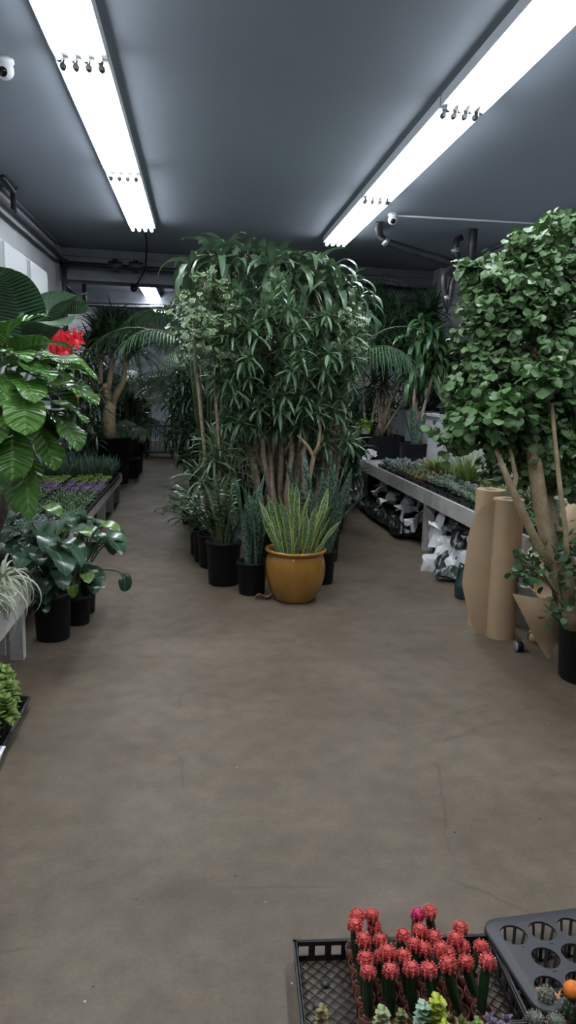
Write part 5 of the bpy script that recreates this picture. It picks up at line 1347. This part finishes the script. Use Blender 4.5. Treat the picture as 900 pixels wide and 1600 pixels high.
heads_ = [(558.5, 1434), (581.6, 1432), (555.6, 1448), (585.4, 1450), (569, 1471), (594.6, 1471), (571.5, 1500), (596, 1497), (575.8, 1521), (611, 1519), (630.7, 1464), (657.3, 1456), (653.3, 1431), (672, 1427), (679.3, 1467), (663, 1485), (690, 1486), (631.3, 1497), (643, 1516), (671, 1518), (700.5, 1509), (720.5, 1452.5), (713, 1471), (724, 1483), (729, 1506), (752.5, 1482), (763, 1505), (606, 1490), (648, 1478), (700, 1494)]
# pots stand in a 7 x 4 grid; each head goes to the free pot it fits best
slots = [(.163+.0575*i, -.032-.0555*j) for j in range(5) for i in range(6)]
def slotfit(h, s_):
    b0 = TT(*s_); p_ = Py(h[0], h[1], b0.y); z_ = p_.z; return abs(p_.x-b0.x)*3+max(0, .10-z_)*4+max(0, z_-.165)*4
hs_ = heads_[:30]; asg = list(range(30))
for _ in range(12):
    for i in range(30):
        for j in range(i):
            if slotfit(hs_[i], slots[asg[j]])**2+slotfit(hs_[j], slots[asg[i]])**2 < slotfit(hs_[i], slots[asg[i]])**2+slotfit(hs_[j], slots[asg[j]])**2: asg[i], asg[j] = asg[j], asg[i]
for h, k_ in zip(hs_, asg):
    s_ = slots[k_]
    pink = h == (653.3, 1431)
    moon('pink moon cactus, the only pink head, at the back of the mesh tray' if pink else 'red moon cactus on a dark green stem in the mesh tray', h[0], h[1], s_[0], s_[1], 'moon_pink' if pink else 'moon_red', random.uniform(.0165, .019), None if pink else 'red moon cacti in the mesh tray')
# tall leaning green cactus at the back of the tray
b0 = TT(.43, .02, 0)
# --- plug tray with round holes, empty
h0 = .075
A_ = Pz(768, 1445, h0); Bq = Pz(900, 1428, h0); Cq = Pz(832, 1548, h0)
rz2 = math.atan2(Bq.y-A_.y, Bq.x-A_.x)
t = thing('plug_tray', 'empty dark grey plastic tray of round holes on the floor at bottom right', 'tray', (A_.x, A_.y, 0), rz2)
pw, pd = .54, .285
nx, nyy = 6, 3; cw = pw/nx; ch = pd/nyy
top_ = MB(); V = []
def cellring(cx0, cy0, r_, x0, x1, y0, y1, n_=32):
    a_ = []; b2 = []
    for i in range(n_):
        an = 2*PI*i/n_; c_, s_ = math.cos(an), math.sin(an)
        a_.append((cx0+r_*c_, cy0+r_*s_, h0))
        kx = ((x1-cx0) if c_ > 0 else (cx0-x0))/max(1e-6, abs(c_)); ky = ((y1-cy0) if s_ > 0 else (cy0-y0))/max(1e-6, abs(s_)); k_ = min(kx, ky)
        b2.append((cx0+k_*c_, cy0+k_*s_, h0))
    # rim lip goes down into the hole
    lo = [(x, y, h0-.007) for x, y, _ in a_]
    top_.add(lo+a_+b2, [(i, (i+1) % n_, n_+(i+1) % n_, n_+i) for i in range(n_)]+[(n_+i, n_+(i+1) % n_, 2*n_+(i+1) % n_, 2*n_+i) for i in range(n_)], smooth=False)
rh_ = .0385
for j in range(nyy):
    off = cw/2 if j % 2 else 0
    y0 = -(j+1)*ch; y1 = -j*ch
    for i in range(nx if not off else nx-1):
        x0 = i*cw+off; cellring(x0+cw/2, (y0+y1)/2, rh_, x0, x0+cw, y0, y1)
        # cup: ribs down to a ring at the bottom
        cup = MB(); cx0, cy0 = x0+cw/2, (y0+y1)/2
        for k_ in range(8):
            an = 2*PI*k_/8+.2; c_, s_ = math.cos(an), math.sin(an)
            P0 = Vector((cx0+rh_*1.0*c_, cy0+rh_*s_, h0-.002)); P1 = Vector((cx0+rh_*.72*c_, cy0+rh_*.72*s_, .004))
            tn = Vector((-s_, c_, 0))*.0045
            nn = Vector((c_, s_, 0))*.0012
            cup.add([P0-tn, P0+tn, P1+tn, P1-tn, P0-tn+nn, P0+tn+nn, P1+tn+nn, P1-tn+nn], [(0, 1, 2, 3), (7, 6, 5, 4), (0, 3, 7, 4), (1, 5, 6, 2)], smooth=False)
        cup.lathe([(rh_*.74, .002), (rh_*.74, .008), (rh_*.55, .008), (rh_*.55, .002), (rh_*.74, .002)], 24, c=(cx0, cy0, 0))
        part('cup', cup, M['grey_tray'], t)
    if off:
        for xa, xb in ((0, off), (pw-off, pw)): top_.add([(xa, y0, h0), (xb, y0, h0), (xb, y1, h0), (xa, y1, h0)], [(0, 1, 2, 3)], smooth=False)
# rounded border and skirt
def border(e, z, r_):
    out = []
    for cx0, cy0, a0 in ((pw-r_+e*0, -r_, 0), (r_, -r_, 90), (r_, -pd+r_, 180), (pw-r_, -pd+r_, 270)):
        for k_ in range(6):
            an = R(a0+18*k_); out.append((cx0+(r_+e)*math.cos(an), cy0+(r_+e)*math.sin(an), z))
    return out
rings = [border(-.008, h0, .022), border(.022, h0+.001, .022), border(.026, h0-.003, .022), border(.028, h0-.016, .022), border(.022, h0-.016, .022)]
n_ = len(rings[0]); V = [v for r_ in rings for v in r_]
top_.add(V, [(i*n_+k_, i*n_+(k_+1) % n_, (i+1)*n_+(k_+1) % n_, (i+1)*n_+k_) for i in range(len(rings)-1) for k_ in range(n_)])
part('top_plate', top_, M['grey_tray'], t)
skirt = MB(); r1_ = border(.014, h0-.004, .022); r2_ = border(.006, .001, .022)
# short corner and mid feet instead of a full skirt
for k_ in range(0, n_, 3):
    k2 = (k_+1) % n_
    skirt.add([r1_[k_], r1_[k2], r2_[k2], r2_[k_]], [(0, 1, 2, 3)], smooth=False)
part('feet', skirt, M['grey_tray'], t)

# --- tray of terracotta potted cacti, bottom right corner
Cc = Pz(803, 1552, .06)
mesh_tray('nursery_tray', 'black tray of small potted cacti in the bottom right corner', .50, .28, .06, (Cc.x+.01, Cc.y, 0), R(-2))
def cactus_pot(label, px, py, x, y, rp, col='cactus_grey', headr=.02, potm='terracotta', z0=.0095, ribs=10, hgt=1.0):
    t = thing('potted_cactus', label, 'cactus', (x, y, z0))
    hp = rp*1.55
    part('pot', MB().lathe([(0, 0), (rp*.68, 0), (rp*.9, hp*.72), (rp, hp*.74), (rp, hp), (rp*.9, hp), (rp*.86, hp*.88), (0, hp*.88)], 32), M[potm], t)
    gm = MB().disc(rp*.87, hp*.885, 20, bump=.002)
    for i in range(22):
        a = random.uniform(0, 6.28); q_ = rp*.8*math.sqrt(random.random()); gm.ball((q_*math.cos(a), q_*math.sin(a), hp*.9), random.uniform(.0015, .003), 6, noise=.2)
    part('gravel', gm, M['soil'], t)
    hd = MB(); n_ = ribs*4; m_ = 12; V = []
    for i in range(m_+1):
        th_ = PI*i/m_
        for k_ in range(n_):
            a = 2*PI*k_/n_; rr = headr*(1+.12*math.cos(a*ribs)*math.sin(th_)); V.append((rr*math.sin(th_)*math.cos(a), rr*math.sin(th_)*math.sin(a), hp*.9+headr*.7*hgt+rr*hgt*math.cos(th_)))
    hd.add(V, [(i*n_+k_, (i+1)*n_+k_, (i+1)*n_+(k_+1) % n_, i*n_+(k_+1) % n_) for i in range(m_) for k_ in range(n_)])
    ho = part('body', hd, M[col], t)
    sp_ = MB()
    for i in range(ribs):
        for j in range(1, 6):
            a = 2*PI*i/ribs; th_ = .2+j*.4; d_ = Vector((math.sin(th_)*math.cos(a), math.sin(th_)*math.sin(a), hgt*math.cos(th_))); c_ = Vector((0, 0, hp*.9+headr*.7*hgt))+d_*headr*1.1
            for k_ in range(3): sp_.tube([tuple(c_), tuple(c_+(d_+Vector(rng.normal(size=3))*.6).normalized()*headr*.3)], [.0005, .0002], 3, caps=False)
    part('spines', sp_, M['spine_w'], ho)
    return t
for px, py, rp, col, hr, pm_, rb_, hg, lb in ((853, 1568, .040, 'cactus_grey', .020, 'terracotta', 12, 1.1, 'grey ball cactus in the largest terracotta pot at bottom right'), (836, 1596, .030, 'cactus_grey', .019, 'brown_pot', 12, 1.0, 'grey ball cactus in a small pot at the bottom edge left of its twin'), (868, 1600, .030, 'cactus_grey', .019, 'brown_pot', 12, 1.0, 'grey ball cactus in a small pot at the bottom edge right of its twin'), (893, 1590, .033, 'cactus', .024, 'terracotta', 9, 1.3, 'green ribbed cactus at the bottom right corner'), (893, 1560, .033, 'cactus', .022, 'terracotta', 9, 1.3, 'green ribbed cactus at the right edge under the orange head')):
    c_ = Pz(px, py, .06); cactus_pot(lb, px, py, c_.x, c_.y, rp, col, hr, pm_, ribs=rb_, hgt=hg)
hm = Pz(895, 1548, .13)
t = thing('moon_cactus', 'orange moon cactus at the right edge above the potted cacti', 'cactus', (hm.x, hm.y, .0095))
part('pot', MB().lathe([(0, 0), (.02, 0), (.027, .055), (.024, .055), (.023, .047), (0, .047)], 24), M['brown_pot'], t)
part('stem', MB().tube([(0, 0, .045), (0, 0, .105)], [.013, .012], 6), M['cactus'], t)
part('grafted_head', MB().ball((0, 0, .122), .023, 24, sz=.9, noise=.05), M['moon_orange'], t)

# --- front tray with mixed succulents, cut by the bottom edge
FT_ = Pz(468, 1588, .06)
mesh_tray('nursery_tray', 'black tray of mixed succulents cut by the bottom edge of the photo', .60, .28, .05, TT(.0, -.318), rz_)
FS = [(503, 1575, 'column', 'brownish', .12, 'olive-brown stacked succulent at bottom left of the tray'), (485, 1600, 'rosette', 'cream', .07, 'cream white rosette at the left corner of the front tray'), (537, 1596, 'blade', 'deep', .08, 'dark green upright succulent in the front tray'),
      (572, 1596, 'rosette', 'mauve', .10, 'pointed mauve rosette in the front tray'), (598, 1578, 'column', 'palegreen', .14, 'tall pale green stacked succulent in the front tray'), (628, 1582, 'column', 'olive', .11, 'olive green stacked succulent in the front tray'), (662, 1572, 'column', 'mint', .15, 'tall mint green stacked succulent in the middle of the front tray'),
      (684, 1560, 'column', 'yellow', .16, 'tallest bright yellow-green succulent in the front tray'), (696, 1598, 'column', 'yellow', .10, 'lower yellow-green succulent before the tallest one'), (714, 1594, 'rosette', 'cream', .085, 'pale silvery white rosette right of the yellow-green succulents'), (730, 1562, 'multi', 'olive', .085, 'dark olive clustered succulent at the back right of the front tray'),
      (747, 1594, 'column', 'limey', .10, 'small lime green succulent at the right of the front tray'), (778, 1584, 'rosette', 'mauve', .075, 'dusty purple rosette at the right end of the front tray'), (786, 1566, 'multi', 'purple', .07, 'small grey-purple cluster behind the dusty purple rosette'), (798, 1592, 'rosette', 'purple', .07, 'pinkish rosette in the front tray beside the potted cacti')]
for i, (px, py, kind, lf, L_, lb) in enumerate(FS):
    z_ = .075+(L_*.8 if kind in ('column', 'blade') else .01)
    yy = TT(.0, -.36).y if py < 1585 else TT(0, -.42).y
    c_ = Py(px, py, yy)
    nm_ = 'stacked_succulent' if kind == 'column' else 'rosette_succulent' if kind == 'rosette' else 'succulent'
    lcol = G[lf]
    mb = succulent_mesh('x', kind, L=L_*(.75 if kind == 'column' else .62), n={'column': 42, 'rosette': 26, 'multi': 27, 'blade': 14}[kind], pot=.050, h=.055)
    t = thing(nm_, lb, 'succulent', (c_.x, yy, .0095))
    fp = MB(); fl = MB()
    # split pot and leaves into parts
    k0 = [j for j, (f_, m_, s_) in enumerate(mb.F) if m_ < 2]; k1 = [j for j, (f_, m_, s_) in enumerate(mb.F) if m_ == 2]
    st_ = np.cumsum([0]+[len(v) for v in mb.V])
    for j in range(len(mb.F)):
        f_, m_, s_ = mb.F[j]
        ci = int(np.searchsorted(st_, f_.min(), side='right')-1)
        (fl if m_ == 2 else fp).add(mb.V[ci], f_-st_[ci], mb.U[ci], mb.Rn[ci], 0 if m_ == 2 else m_, s_)
    part('pot', fp, [M['brown_pot'], M['soil']], t); lo = part('leaves', fl, lcol, t)
    zt0 = c_.z-.0095-.02       # crown height seen in the photo
    if kind in ('column',): 
        k_ = max(.6, min(1.8, (zt0-.055+.02)/(L_*.75*1.6))); lo.scale = (1, 1, k_); lo.location.z = .055*(1-k_)
